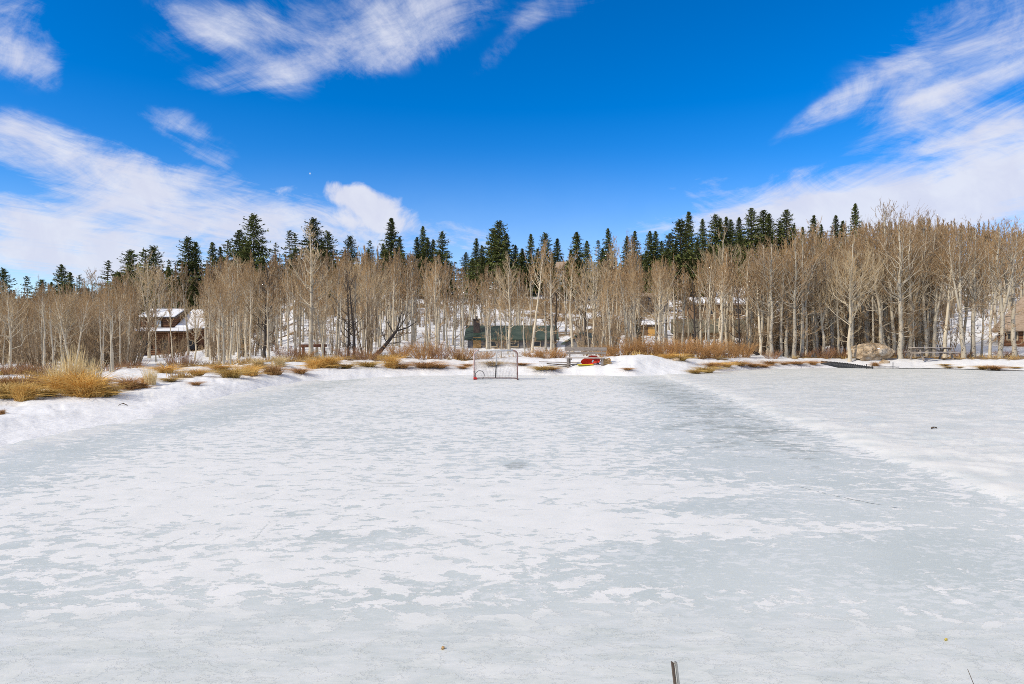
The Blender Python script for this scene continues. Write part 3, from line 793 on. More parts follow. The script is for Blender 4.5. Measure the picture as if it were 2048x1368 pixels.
# ------------------------------------------------------------------ conifers
def conifer_geo(seed, H=10.0, wid=0.16, gap=0.12, top=0.0, dens=1.3):
    g = np.random.default_rng(seed)
    z = np.linspace(0, 1, 8); P = np.stack([np.cumsum(g.normal(0, .03, 8)), np.cumsum(g.normal(0, .03, 8)), z * H], 1); P[0, 2] = -0.3
    trunk = ring_tube(P, H * 0.016 * (1 - 0.93 * z) + 0.01, 7)
    b0, b1, cz = [], [], []
    nw = int(34 * dens)
    for w_ in range(nw):
        t_ = 0.08 + 0.91 * (w_ / (nw - 1)) ** 0.95
        nb_ = g.integers(5, 8); a0 = g.uniform(0, 6.28)
        bul = 1 + 0.25 * math.sin(w_ * 1.7 + seed)
        for k in range(nb_):
            if g.random() < gap: continue
            a = a0 + k * 6.28 / nb_ + g.normal(0, 0.25)
            L = H * wid * ((1 - t_) ** 0.78 + 0.035 + top * (t_ > 0.75) * 0.12) * bul * g.uniform(0.6, 1.15)
            base = np.array([np.interp(t_, z, P[:, 0]), np.interp(t_, z, P[:, 1]), t_ * H])
            dr = g.uniform(-0.45, 0.0) + 0.75 * t_ ** 3
            d = np.array([math.cos(a), math.sin(a), dr])
            e = base + d * L
            b0.append(base); b1.append(e)
            n = max(6, int(L / 0.15))
            u = (np.arange(n) + g.random(n)) / n
            c = base + (e - base) * (0.12 + 0.9 * u)[:, None]; c[:, 2] += 0.10 * L * u ** 2
            side = np.array([-math.sin(a), math.cos(a), 0])
            c = c + side * (g.normal(0, 0.22, n) * L * (1 - 0.6 * u))[:, None]
            cz.append(np.concatenate([c, np.tile(d, (n, 1)), np.full((n, 1), 0.19 + 0.05 * L)], 1))
    cz = np.concatenate(cz); n = len(cz)
    c, d, sz = cz[:, :3], cz[:, 3:6], cz[:, 6:7]
    parts = []
    for rep in range(2):
        dd = d + g.normal(0, 0.5, d.shape); dd /= np.linalg.norm(dd, axis=1, keepdims=True)
        s_ = np.cross(dd, g.normal(0, 0.5, d.shape) + np.array([0, 0, 1.0])); s_ /= np.linalg.norm(s_, axis=1, keepdims=True)
        cc = c + g.normal(0, 0.07, c.shape)
        l = sz * g.uniform(0.9, 1.7, (n, 1)); w2 = sz * g.uniform(0.35, 0.6, (n, 1))
        V = np.stack([cc - dd * l * .5, cc + s_ * w2 * .6, cc + dd * l * .6 - np.array([0, 0, 1]) * l * 0.15, cc - s_ * w2 * .6], 1).reshape(-1, 3)
        parts.append((V, np.arange(len(V)).reshape(-1, 4)))
    br = cones(np.array(b0), np.array(b1), H * 0.0032, H * 0.001)
    return join([trunk, br]), join(parts)


def con_proto(mat, **kw):
    tr, cr = conifer_geo(**kw)
    return (mk_mesh('conifer_trunk', *tr, None, M['contrunk']), mk_mesh('conifer_crown', *cr, None, mat), kw.get('H', 10.0))


CN = [con_proto(M['needle'], seed=11, wid=0.25, gap=0.05), con_proto(M['needle'], seed=12, wid=0.28, gap=0.08), con_proto(M['needle'], seed=13, wid=0.23, gap=0.04)]
CB = [con_proto(M['needle'], seed=21, wid=0.36, gap=0.12, top=0.2), con_proto(M['needle'], seed=22, wid=0.33, gap=0.12, top=0.15), con_proto(M['needle'], seed=23, wid=0.38, gap=0.12, top=0.25)]
CS = [con_proto(M['needle'], seed=31, wid=0.28, gap=0.35, top=0.35, dens=0.8), con_proto(M['needle'], seed=32, wid=0.26, gap=0.38, top=0.3, dens=0.75)]
BS = con_proto(M['needleblue'], seed=41, wid=0.24, gap=0.12)
con = [  # pixel, top, kind
    (8, 540, 'b'), (55, 556, 's'), (84, 563, 'b'), (104, 567, 'n'), (123, 533, 'b'), (141, 548, 'n'), (158, 554, 's'), (215, 525, 's'), (233, 548, 's'), (260, 505, 'b'), (292, 504, 's'), (307, 497, 'b'), (339, 523, 's'),
    (375, 479, 'b'), (392, 488, 'n'), (425, 488, 'n'), (440, 497, 'n'), (454, 485, 's'), (479, 464, 'b'), (506, 434, 'b'), (551, 489, 's'), (579, 464, 's'), (591, 470, 's'), (626, 441, 'b'), (657, 466, 'b'),
    (700, 476, 'b'), (740, 484, 's'), (766, 490, 'n'), (782, 440, 'n'), (799, 477, 'n'), (835, 477, 'n'), (846, 456, 'n'), (855, 478, 'n'), (865, 482, 'n'), (884, 466, 'b'), (932, 508, 'b'), (953, 480, 'n'), (964, 494, 'n'),
    (988, 460, 'b'), (999, 447, 'b'), (1013, 470, 'n'), (1031, 494, 'n'), (1044, 500, 'n'), (1061, 471, 'n'), (1090, 470, 'b'), (1115, 480, 'n'), (1155, 467, 'n'), (1174, 485, 'n'), (1197, 484, 's'), (1217, 460, 'n'),
    (1253, 475, 'n'), (1269, 465, 'n'), (1301, 465, 'n'), (1311, 466, 'n'), (1323, 485, 'n'), (1340, 470, 'b'), (1362, 443, 'b'), (1378, 427, 'n'), (1405, 441, 'n'), (1431, 433, 'b'), (1441, 440, 'n'), (1453, 437, 'n'),
    (1461, 442, 'n'), (1478, 438, 'n'), (1503, 420, 'b'), (1527, 424, 'b'), (1539, 430, 'n'), (1573, 423, 'b'), (1561, 445, 'n'), (1588, 452, 'n'), (1605, 457, 'n'), (1628, 434, 'n'), (1642, 452, 'n'), (1672, 434, 'n'), (1686, 445, 'n'), (1711, 410, 'n'),
    # lower ones in front of the skyline trees
    (1075, 500, 'n'), (1105, 510, 'n'), (1142, 505, 'n'), (1205, 500, 'n'), (1226, 505, 'n'), (1240, 530, 'b'), (1292, 505, 'n'), (1335, 500, 'n'), (1352, 490, 'n'), (1378, 500, 'n'), (1395, 480, 'n'), (1480, 470, 'n'), (1160, 525, 'b'), (1010, 500, 'n'), (645, 490, 'b'), (495, 490, 'b'), (270, 545, 's'), (130, 570, 'b'),
]
rc_ = random.Random(5)
sk_x = [0, 120, 260, 380, 506, 640, 790, 900, 1000, 1100, 1230, 1370, 1500, 1600]; sk_y = [560, 560, 520, 500, 470, 480, 475, 490, 480, 490, 490, 465, 450, 455]
extra = []
for k in range(46):
    px = 10 + k * 32 + rc_.uniform(-10, 10); extra.append((round(px), round(float(np.interp(px, sk_x, sk_y)) + rc_.uniform(18, 60)), rc_.choice('bnnb')))
con += extra
czones = [(250, 'above the low left wood'), (480, 'above the log cabin'), (720, 'above the log rail'), (930, 'above the leaning dead tree'), (1120, 'above the green roofed cabin'),
          (1290, 'above the bench'), (1420, 'above the rusty willows'), (1560, 'on the ridge above the brown lodge'), (9999, 'above the boulder')]
ORD = (['first'] and 'first second third fourth fifth sixth seventh eighth ninth tenth eleventh twelfth thirteenth fourteenth fifteenth sixteenth seventeenth eighteenth nineteenth twentieth'.split()) + ['twenty ' + w_ for w_ in 'first second third fourth fifth sixth seventh eighth ninth'.split()]
LOOK = {'b': 'broad ragged dark fir', 'n': 'narrow dark spruce', 's': 'sparse gappy conifer'}
con.sort(); cnt = {}
lowset = {p_[0] for p_ in extra} | {1075, 1105, 1142, 1205, 1226, 1240, 1292, 1335, 1352, 1395, 1480, 1160, 1010, 645, 495, 270, 130}
for px, yt, kd in con:
    zi = next(s for e, s in czones if px < e); k = cnt.get(zi, 0); cnt[zi] = k + 1
    p = random.choice({'b': CB, 'n': CN, 's': CS}[kd])
    low = px in lowset or (px, yt) == (1378, 500)
    D = random.uniform(112, 126) if low else random.uniform(136, 152)
    lab = f'{LOOK[kd]}, {ORD[k]} conifer from the left {zi}'
    tag(tree_at('conifer_tree', p, px, D, yt - 3, sxy=random.uniform(0.95, 1.25)), lab, 'tree', 'dark conifers along the skyline')
for px, D, yt, lab in [(1275, 51, 632, 'small dark blue spruce behind the rusty willows, left of the plywood door'), (486, 46, 678, 'small dusky spruce sapling right of the log cabin'),
                       (1212, 70, 655, 'little dark spruce on the snow slope behind the bench')]:
    tag(tree_at('spruce_sapling', BS, px, D, yt), lab, 'tree')


# ------------------------------------------------------------------ brush, grass, willows
def blades(g, n, rad, h, w, leanm, curve=0.5, core=0.5):
    a = g.uniform(0, 6.28, n); r = rad * g.random(n) ** core
    base = np.stack([np.cos(a) * r, np.sin(a) * r, np.full(n, -0.03)], 1)
    a2 = a + g.normal(0, 0.7, n)
    out = np.stack([np.cos(a2), np.sin(a2), np.zeros(n)], 1)
    ln = leanm * g.uniform(0.2, 1.0, n) * (0.35 + r / rad)
    hh = h * g.uniform(0.45, 1.0, n)
    up = np.array([0, 0, 1.0])
    mid = base + out * (ln * hh * 0.45)[:, None] + up * (hh * 0.6)[:, None]
    end = base + out * (ln * hh * (1.0 + curve))[:, None] + up * (hh * (1.0 - 0.25 * ln * curve))[:, None]
    s = np.cross(out, up) + g.normal(0, 0.5, out.shape); s /= np.linalg.norm(s, axis=1, keepdims=True)
    w = (w * g.uniform(0.6, 1.3, n))[:, None]
    V = np.stack([base - s * w, base + s * w, mid + s * w * .8, mid - s * w * .8, end + s * w * .2, end - s * w * .2], 1).reshape(-1, 3)
    k = np.arange(n)[:, None] * 6
    Q = np.concatenate([k + [0, 1, 2, 3], k + [3, 2, 4, 5]])
    return V, Q


GP = {}
for nm in ('gold', 'straw', 'rust', 'olive'):
    for k in range(3):
        g = np.random.default_rng(700 + k)
        lst = []
        for q in range(9):
            a_ = g.uniform(0, 6.28); r_ = 0.36 * math.sqrt(q / 9.0); V1, Q1 = blades(g, 85, 0.17, g.uniform(0.45, 1.0), 0.0095, 1.0, 0.7)
            V1 = V1 + np.array([math.cos(a_) * r_, math.sin(a_) * r_, 0]); lst.append((V1, Q1))
        lst.append(blades(g, 200, 0.5, 0.36, 0.011, 1.9, 1.0))
        GP[nm, k] = mk_mesh('tussock_blades', *join(lst), None, M[nm])
        lst = []
        for q in range(7):
            a_ = g.uniform(0, 6.28); r_ = 0.40 * g.random(); V1, Q1 = blades(g, 80, 0.16, g.uniform(0.5, 1.0), 0.012, 1.5, 1.0)
            V1 = V1 * [1, 1, 0.8] + np.array([math.cos(a_) * r_, math.sin(a_) * r_ * 0.6, 0]); lst.append((V1, Q1))
        GP[nm, k + 10] = mk_mesh('matted_blades', *join(lst), None, M[nm])
for k in range(3):
    g = np.random.default_rng(720 + k)
    GP['plume', k] = mk_mesh('plume_blades', *blades(g, 260, 0.36, 1.0, 0.010, 0.30, 0.3), None, M['straw'])


def shrub_geo(seed, n=46, tw=0.006):
    g = np.random.default_rng(seed)
    a = g.uniform(0, 6.28, n); r = 0.30 * np.sqrt(g.random(n))
    b = np.stack([np.cos(a) * r, np.sin(a) * r, np.full(n, -0.05)], 1)
    d = np.stack([np.cos(a) * g.uniform(0.1, 0.75, n), np.sin(a) * g.uniform(0.1, 0.75, n), np.ones(n)], 1)
    L = g.uniform(0.55, 1.0, n)
    m_ = b + d * (L * .5)[:, None]; e = m_ + (d * [.75, .75, 1.05]) * (L * .5)[:, None] + g.normal(0, .03, (n, 3))
    geo = [cones(b, m_, tw * 1.4, tw), cones(m_, e, tw, tw * .4)]
    i = np.repeat(np.arange(n), 9); tt = g.uniform(0.15, 1, len(i)); base = b[i] + (e[i] - b[i]) * tt[:, None]
    dd = d[i] + g.normal(0, .45, (len(i), 3)); dd[:, 2] = np.abs(dd[:, 2]) + .2; dd /= np.linalg.norm(dd, axis=1, keepdims=True)
    geo.append(cones(base, base + dd * g.uniform(.12, .34, len(i))[:, None], tw * .7, tw * .3))
    return join(geo)


SP = {}
for nm in ('willow', 'rust'):
    for k in range(3): SP[nm, k] = mk_mesh('shrub_stems', *shrub_geo(740 + k, n=80 if nm == 'rust' else 50), None, M[nm])

tz = [(560, 'along the left snowbank'), (1060, 'along the bank behind the goal'), (1330, 'around the bench'), (1660, 'right of the bench snow pile'), (9999, 'on the far right shore')]
tus = [  # px, base y, width px, height px, colour
    (15, 797, 90, 34, 'olive'), (50, 802, 60, 62, 'gold'), (92, 794, 80, 26, 'olive'), (140, 786, 110, 74, 'gold'), (172, 794, 110, 58, 'gold'), (212, 792, 70, 40, 'olive'), (258, 780, 60, 30, 'rust'), (288, 777, 40, 20, 'rust'),
    (4, 830, 16, 9, 'rust'), (293, 766, 34, 20, 'gold'), (20, 778, 60, 34, 'rust'), (75, 775, 60, 26, 'rust'), (200, 772, 60, 24, 'rust'), (340, 764, 50, 12, 'olive'), (392, 772, 24, 11, 'rust'), (395, 752, 50, 18, 'gold'), (462, 756, 60, 26, 'olive'), (500, 752, 50, 26, 'gold'),
    (330, 747, 60, 22, 'gold'), (440, 742, 60, 20, 'gold'), (545, 750, 56, 34, 'rust'), (520, 735, 40, 22, 'straw'), (560, 735, 30, 28, 'straw'), (600, 748, 46, 18, 'rust'), (632, 738, 60, 34, 'gold'), (660, 736, 60, 30, 'gold'), (692, 738, 44, 16, 'olive'), (735, 734, 50, 16, 'olive'), (783, 737, 46, 34, 'gold'), (805, 738, 40, 18, 'rust'), (850, 737, 60, 20, 'rust'), (880, 738, 40, 12, 'rust'),
    (925, 739, 26, 10, 'rust'), (935, 734, 22, 8, 'rust'), (985, 733, 46, 14, 'olive'), (1042, 731, 40, 7, 'rust'), (1085, 741, 44, 12, 'olive'), (1105, 741, 30, 8, 'rust'), (1255, 742, 26, 8, 'rust'),
    (1340, 718, 40, 14, 'gold'), (1362, 722, 40, 14, 'olive'), (1390, 748, 40, 13, 'olive'), (1412, 746, 44, 17, 'olive'), (1425, 736, 40, 12, 'rust'), (1432, 733, 46, 12, 'gold'), (1452, 735, 34, 14, 'gold'), (1480, 733, 44, 14, 'rust'), (1505, 735, 40, 12, 'rust'), (1540, 731, 36, 12, 'rust'), (1528, 736, 24, 8, 'rust'), (1568, 731, 22, 8, 'rust'), (1592, 730, 40, 9, 'rust'), (1626, 731, 26, 12, 'rust'),
    (1750, 733, 22, 12, 'rust'), (1890, 733, 20, 5, 'olive'), (1896, 737, 20, 4, 'olive'), (1919, 737, 14, 4, 'olive'), (1968, 739, 32, 9, 'olive'), (1990, 741, 36, 13, 'rust'), (2030, 738, 24, 5, 'olive'),
]
tus.sort(); cnt = {}
GL = {'gold': 'golden dry grass tussock', 'olive': 'olive brown matted grass tussock', 'rust': 'rust brown dry grass tussock', 'straw': 'pale straw coloured grass tussock'}
for k, (px, py, wp, hp, cn) in enumerate(tus):
    x, y, z = hit(px, py - 1)
    w_ = wp / F * y; h_ = hp / F * y * 1.15
    o = link('grass_tussock', GP[cn, k % 3 + (10 if hp < 0.5 * wp else 0)]); o.location = (x, y, z); o.rotation_euler = (0, 0, random.uniform(0, 6.28) if hp >= 0.5 * wp else random.uniform(-0.5, 0.5)); o.scale = (w_ * 0.56, w_ * 0.56, max(h_ * (0.95 if hp >= 0.5 * wp else 1.3), 0.2))
    zi = next(s for e, s in tz if px < e); q = cnt.get(zi, 0); cnt[zi] = q + 1
    word = ORD[q] if q < len(ORD) else ['nineteenth', 'twentieth', 'twenty first', 'twenty second'][q - 18]
    tag(o, f'{GL[cn]}, {word} tussock from the left {zi}', 'grass tussock', 'dry grass tussocks on the snow')
for k, (px, py, hp, lab) in enumerate([(147, 782, 92, 'tall feathery pale grass plume rising from the big golden tussock'), (300, 770, 34, 'thin pale reed stalks on the snow right of the golden tussocks'),
                                       (180, 775, 60, 'wispy pale reeds just right of the tall grass plume'), (120, 778, 60, 'wispy pale reeds just left of the tall grass plume')]):
    x, y, z = hit(px, py); o = link('reed_clump', GP['plume', k % 3]); o.location = (x, y, z); h_ = hp / F * y
    o.scale = (0.85 * h_ if k else 0.6, 0.85 * h_ if k else 0.6, h_ * 1.1); tag(o, lab, 'reeds')

shr = [(355, 735, 46, 48, 'willow'), (380, 733, 30, 36, 'willow'), (575, 722, 50, 40, 'willow'), (610, 720, 40, 30, 'rust'), (690, 722, 40, 34, 'willow'), (730, 722, 60, 40, 'willow'), (800, 722, 50, 34, 'rust'), (850, 720, 70, 40, 'rust'), (880, 720, 50, 30, 'willow'), (925, 718, 54, 40, 'rust'),
       (965, 718, 50, 26, 'rust'), (1065, 719, 46, 22, 'rust'), (1095, 718, 54, 28, 'rust'), (1118, 718, 40, 24, 'rust'), (1212, 712, 50, 34, 'rust'), (1240, 710, 56, 36, 'rust'), (1268, 709, 60, 44, 'rust'), (1300, 710, 60, 46, 'rust'), (1332, 714, 60, 42, 'rust'), (1362, 718, 60, 42, 'rust'),
       (1392, 722, 60, 42, 'rust'), (1422, 724, 60, 44, 'rust'), (1455, 723, 60, 40, 'rust'), (1485, 722, 54, 38, 'rust'), (1425, 733, 40, 26, 'willow'), (1612, 716, 30, 22, 'willow'), (1650, 716, 40, 26, 'willow'), (1680, 717, 36, 24, 'willow'), (1795, 717, 30, 20, 'willow'), (1545, 716, 40, 20, 'willow'),
       (15, 742, 70, 34, 'willow'), (75, 742, 60, 30, 'willow'), (215, 742, 60, 30, 'willow'), (270, 742, 40, 26, 'willow'), (1925, 716, 40, 14, 'willow'), (2010, 717, 40, 12, 'willow')]
shr.sort(); cnt = {}
sz = [(300, 'at the edge of the low left wood'), (500, 'in front of the log cabin'), (900, 'at the wood edge left of the goal'), (1200, 'between goal and bench'), (1520, 'in the thicket right of the bench'), (9999, 'along the right shore')]
for k, (px, py, wp, hp, cn) in enumerate(shr):
    D = np.interp(px, [0, 300, 600, 800, 1270, 1400, 1500, 1700, 2048], [24, 30, 36, 38, 37.2, 39.5, 42.5, 45.5, 43]) + random.uniform(-0.4, 0.8)
    x, y, z = gD(px, D)
    w_ = wp / F * y; h_ = hp / F * y * random.uniform(0.6, 0.95)
    o = link('willow_shrub', SP[cn, k % 3]); o.location = (x, y, z); o.rotation_euler = (0, 0, random.uniform(0, 6.28)); o.scale = (w_ * 0.95, w_ * 0.95, h_)
    zi = next(s for e, s in sz if px < e); q = cnt.get(zi, 0); cnt[zi] = q + 1
    tag(o, f"{'reddish willow shrub' if cn == 'willow' else 'rusty willow shrub'}, {ORD[q]} shrub from the left {zi}", 'shrub', 'willow shrubs on the bank')

# matted grass on the bare ground and bare brush under the trees: nobody could count it
g = np.random.default_rng(77)
acc = []
n = 60000
pxs = g.uniform(-60, 2110, n); Ds = np.exp(g.uniform(math.log(11), math.log(58), n))
xs = (pxs - CX) / F * Ds
idx_i = np.interp(np.arctan2(xs, Ds), tg, np.arange(len(tg))).astype(int); idx_j = np.clip(((np.log(np.hypot(xs, Ds)) - LR0) / (LR1 - LR0) * (len(rg_) - 1)).astype(int), 0, len(rg_) - 1)
bs = bare[idx_i, idx_j]; ok = (bs > 0.50 + 0.2 * (vn(xs * 1.7, Ds * 1.7, 3) - 0.5)) & (SG[idx_i, idx_j] > 1.2)
xs, Ds = xs[ok], Ds[ok]; zs = ZG[idx_i[ok], idx_j[ok]]
n = len(xs); rep = 5
a = g.uniform(0, 6.28, n * rep); px_ = np.repeat(xs, rep) + g.normal(0, .06, n * rep); py_ = np.repeat(Ds, rep) + g.normal(0, .06, n * rep); pz_ = np.repeat(zs, rep) - 0.02
h_ = g.uniform(0.08, 0.30, n * rep); ln = g.uniform(0.1, 0.8, n * rep) * h_
p0 = np.stack([px_, py_, pz_], 1); p1 = p0 + np.stack([np.cos(a) * ln, np.sin(a) * ln, h_], 1)
V, Q = ribbons(p0, p1, 0.010, 0.003, g)
o = link('dry_grass', mk_mesh('dry_grass', V, Q, None, M['drygrass'])); tag(o, 'short dead grass matted over the bare bank and forest floor', 'grass', kind='stuff')

BG = [shrub_geo(760 + k, n=16, tw=0.011) for k in range(4)]
acc = []
for k in range(1250):
    px = random.choice([random.uniform(-100, 2150), random.uniform(-100, 2150), random.uniform(-60, 2100), random.uniform(1500, 1860)]); D = 38 + 100 * random.random() ** 0.9
    if px < 450: D = 30 + 45 * random.random()
    if px > 1480: D = max(D, 46)
    if 540 < px < 1200 and D < 75 and random.random() < 0.85: continue
    if 265 < px < 480 and D < 85 and random.random() < 0.93: continue
    if 1270 < px < 1350 and D < 75: continue
    if px > 1860 and D < 70 and random.random() < 0.9: continue
    if 272 < px < 470 and 70 < D < 96: continue
    x, y, z = gD(px, D)
    if sample(SG, x, y) < 3.2: continue
    V, Q = BG[k % 4]; s = random.uniform(0.7, 2.0) * (1 if px < 500 or px > 1500 else 0.8); a = random.uniform(0, 6.28); c_, s_ = math.cos(a) * s, math.sin(a) * s
    acc.append((V @ np.array([[c_, s_, 0], [-s_, c_, 0], [0, 0, s * (random.uniform(0.9, 1.5) if k % 3 else random.uniform(1.6, 2.8))]]) + (x, y, z), Q))
o = link('undergrowth', mk_mesh('undergrowth', *join(acc), None, M['brush'])); tag(o, 'bare brown brush under the aspens', 'brush', kind='stuff')


# ------------------------------------------------------------------ buildings
def slab(mb, a, b, c, d, th):
    """thick sheet over four corners (counter-clockwise seen from above)"""
    lo = [Vector(p) for p in (a, b, c, d)]; hi = [p + Vector((0, 0, th)) for p in lo]
    mb.hexa(lo + hi)


def gable_building(name, label, loc, rz, w, d, hw, rise, ridge='x', over=0.35, wall='brownwall', roof='brownroof', snow=0.0, wins=(), doors=(), hip=0.0, base=0.6, chim=None, cat='building'):
    """front wall on local y=0, ground at z=0"""
    r = empty(name, loc, rz); tag(r, label, cat)
    mb = MB()
    x0, x1 = -w / 2, w / 2
    if ridge == 'x':
        prof = [(0, -base), (d, -base), (d, hw), (d / 2, hw + (0 if hip else rise) - 0.05), (0, hw)]
        L = [(x0, y, z) for y, z in prof]; Rr = [(x1, y, z) for y, z in prof]
    else:
        prof = [(x0, -base), (x1, -base), (x1, hw), (0, hw + rise - 0.05), (x0, hw)]
        L = [(x, 0, z) for x, z in prof]; Rr = [(x, d, z) for x, z in prof]
    mb.add(L + Rr, [(0, 1, 2, 3, 4) if ridge == 'y' else (4, 3, 2, 1, 0), (5, 6, 7, 8, 9)[::-1] if ridge == 'y' else (5, 6, 7, 8, 9)] + [(i, i + 5, (i + 1) % 5 + 5, (i + 1) % 5) for i in range(5)])
    mb.build('wall', M[wall], r)
    rb = MB(); sb = MB(); th = 0.12; sl = rise / (d / 2 if ridge == 'x' else w / 2)
    if ridge == 'x':
        e0, e1 = -over, d + over; ze = hw - over * sl
        a, b = x0 - over, x1 + over; ha, hb = a + hip, b - hip
        slab(rb, (a, e0, ze), (b, e0, ze), (hb, d / 2, hw + rise), (ha, d / 2, hw + rise), th)
        slab(rb, (ha, d / 2, hw + rise), (hb, d / 2, hw + rise), (b, e1, ze), (a, e1, ze), th)
        if hip:
            slab(rb, (a, e1, ze), (a, e0, ze), (ha, d / 2, hw + rise), (ha, d / 2 + 0.01, hw + rise), th)
            slab(rb, (b, e0, ze), (b, e1, ze), (hb, d / 2 + 0.01, hw + rise), (hb, d / 2, hw + rise), th)
        if snow:
            i = 0.12
            slab(sb, (a + i, e0 + i, ze + th + 0.01 + i * sl), (b - i, e0 + i, ze + th + 0.01 + i * sl), (hb - i, d / 2, hw + rise + th + 0.01), (ha + i, d / 2, hw + rise + th + 0.01), snow)
    else:
        a, b = x0 - over, x1 + over; ze = hw - over * sl
        slab(rb, (a, -over, ze), (0, -over, hw + rise), (0, d + over, hw + rise), (a, d + over, ze), th)
        slab(rb, (0, -over, hw + rise), (b, -over, ze), (b, d + over, ze), (0, d + over, hw + rise), th)
        if snow:
            i = 0.1
            slab(sb, (a + i, -over + i, ze + th + .01), (0, -over + i, hw + rise + th + .01), (0, d + over - i, hw + rise + th + .01), (a + i, d + over - i, ze + th + .01), snow)
            slab(sb, (0, -over + i, hw + rise + th + .01), (b - i, -over + i, ze + th + .01), (b - i, d + over - i, ze + th + .01), (0, d + over - i, hw + rise + th + .01), snow)
    ro = rb.build('roof', M[roof], r)
    if snow:
        so = sb.build('snow_cover', M['snow'], ro, True)
        bv = so.modifiers.new('bevel', 'BEVEL'); bv.width = min(0.1, snow * 0.45); bv.segments = 3
    for wx, wz, ww, wh, gm in wins:
        f = MB()
        for dx, dz, sx, sz_ in ((-ww / 2, 0, .1, wh + .1), (ww / 2, 0, .1, wh + .1), (0, wh / 2, ww - .1, .1), (0, -wh / 2, ww - .1, .1)): f.box((wx + dx, -0.03, wz + dz), (sx, .1, sz_))
        fo_ = f.build('window', M['paletrim'], r)
        MB().box((wx, -0.012, wz), (ww - .1, .03, wh - .1)).build('pane', M[gm], fo_)
    for dx, dw, dh, dm in doors:
        do = MB().box((dx, -0.03, dh / 2), (dw, .06, dh)).build('door', M[dm], r)
        MB().box((dx + dw * .38, -0.08, dh * .48), (.05, .05, .05)).build('handle', M['black'], do)
    if chim:
        cx_, cy_, cw, cz0, cz1 = chim
        cb = MB(); cb.box((cx_, cy_, (cz0 + cz1) / 2), (cw, cw, cz1 - cz0)); cb.box((cx_, cy_, cz1 + .05), (cw + .14, cw + .14, .1)); cb.tube([(cx_, cy_, cz1 + .1), (cx_, cy_, cz1 + .35)], .1, 8)
        cb.build('chimney', M['chimney'], ro)
    return r


def grd(px, D):
    x, y, z = gD(px, D); return x, y, z


# log cabin on the left, three joined blocks with porch and deck
D = 85; k = D / F
x, y, z = at(345, 715, D)
cab = empty('log_cabin', (x, y, z)); tag(cab, 'brown two storey log cabin with snow covered roofs and porch behind aspens', 'cabin')
mb = MB()
mb.add([(-4, 0, -1), (.4, 0, -1), (.4, 5, -1), (-4, 5, -1), (-4, 0, 5.1), (.4, 0, 5.1), (.4, 5, 5.1), (-4, 5, 5.1), (-4, 2.5, 6.0), (.4, 2.5, 6.0)],
       [(0, 1, 5, 4), (2, 3, 7, 6), (1, 2, 6, 9, 5), (3, 0, 4, 8, 7), (4, 5, 9, 8), (6, 7, 8, 9)])
mb.add([(.42, .3, -1), (4.4, .3, -1), (4.4, 6.8, -1), (.42, 6.8, -1), (.42, .3, 3.7), (4.4, .3, 3.7), (4.4, 6.8, 3.7), (.42, 6.8, 3.7), (.42, 3.5, 5.9), (4.4, 3.5, 5.9)],
       [(0, 1, 5, 4), (2, 3, 7, 6), (1, 2, 6, 9, 5), (3, 0, 4, 8, 7), (4, 5, 9, 8), (6, 7, 8, 9)])
mb.add([(4.42, -.2, -1), (8.4, -.2, -1), (8.4, 6, -1), (4.42, 6, -1), (4.42, -.2, 5.0), (8.4, -.2, 5.0), (8.4, 6, 5.0), (4.42, 6, 5.0), (6.4, -.2, 6.5), (6.4, 6, 6.5)],
       [(0, 1, 5, 8, 4), (2, 3, 7, 9, 6), (1, 2, 6, 5), (3, 0, 4, 7), (5, 6, 9, 8), (4, 8, 9, 7)])
mb.build('wall', M['log'], cab)
rb = MB(); sb = MB()
slab(rb, (-4.4, -.5, 4.95), (.75, -.5, 4.95), (.75, 2.5, 6.08), (-4.4, 2.5, 6.08), .12); slab(rb, (-4.4, 2.5, 6.08), (.75, 2.5, 6.08), (.75, 5.5, 4.95), (-4.4, 5.5, 4.95), .12)
slab(sb, (-4.3, -.42, 5.1), (.5, -.42, 5.1), (.5, 2.45, 6.2), (-4.3, 2.45, 6.2), .16)
slab(rb, (.3, -.35, 3.55), (4.5, -.35, 3.55), (4.5, 3.5, 6.0), (.76, 3.5, 6.0), .1); slab(rb, (.76, 3.5, 6.0), (4.5, 3.5, 6.0), (4.5, 7.2, 3.6), (.3, 7.2, 3.6), .1)
slab(sb, (.4, -.3, 3.68), (4.45, -.3, 3.68), (4.45, 3.45, 6.12), (.9, 3.45, 6.12), .2)
slab(rb, (4.2, -.6, 4.85), (6.4, -.6, 6.55), (6.4, 6.3, 6.55), (4.2, 6.3, 4.85), .12); slab(rb, (6.4, -.6, 6.55), (8.7, -.6, 4.85), (8.7, 6.3, 4.85), (6.4, 6.3, 6.55), .12)
slab(sb, (5.3, -.5, 5.85), (6.4, -.5, 6.69), (6.4, 6.2, 6.69), (5.3, 6.2, 5.85), .18); slab(sb, (6.4, -.5, 6.69), (7.5, -.5, 5.87), (7.5, 6.2, 5.87), (6.4, 6.2, 6.69), .18)
slab(rb, (-4.5, -2.2, 3.18), (3.1, -2.2, 3.18), (3.1, -.02, 3.62), (-4.5, -.02, 3.62), .1)
slab(sb, (-4.4, -2.1, 3.3), (2.9, -2.1, 3.3), (2.9, -.36, 3.66), (-4.4, -.36, 3.66), .16)
ro = rb.build('roof', M['trim'], cab); so = sb.build('snow_cover', M['snow'], ro, True)
bv = so.modifiers.new('bevel', 'BEVEL'); bv.width = 0.07; bv.segments = 3
for px_ in (-4.2, -1.8, .6, 2.9): MB().tube([(px_, -2.0, -1), (px_, -2.0, 3.2)], .11, 8).build('porch_post', M['woodred'], cab, True)
dk_ = MB(); dk_.box((-5.1, -1.0, 1.55), (2.1, 2.4, .16)); dk_.build('deck', M['woodred'], cab)
rl = MB()
for px_ in np.linspace(-6.1, -4.15, 7): rl.box((px_, -2.15, 2.05), (.07, .07, .86))
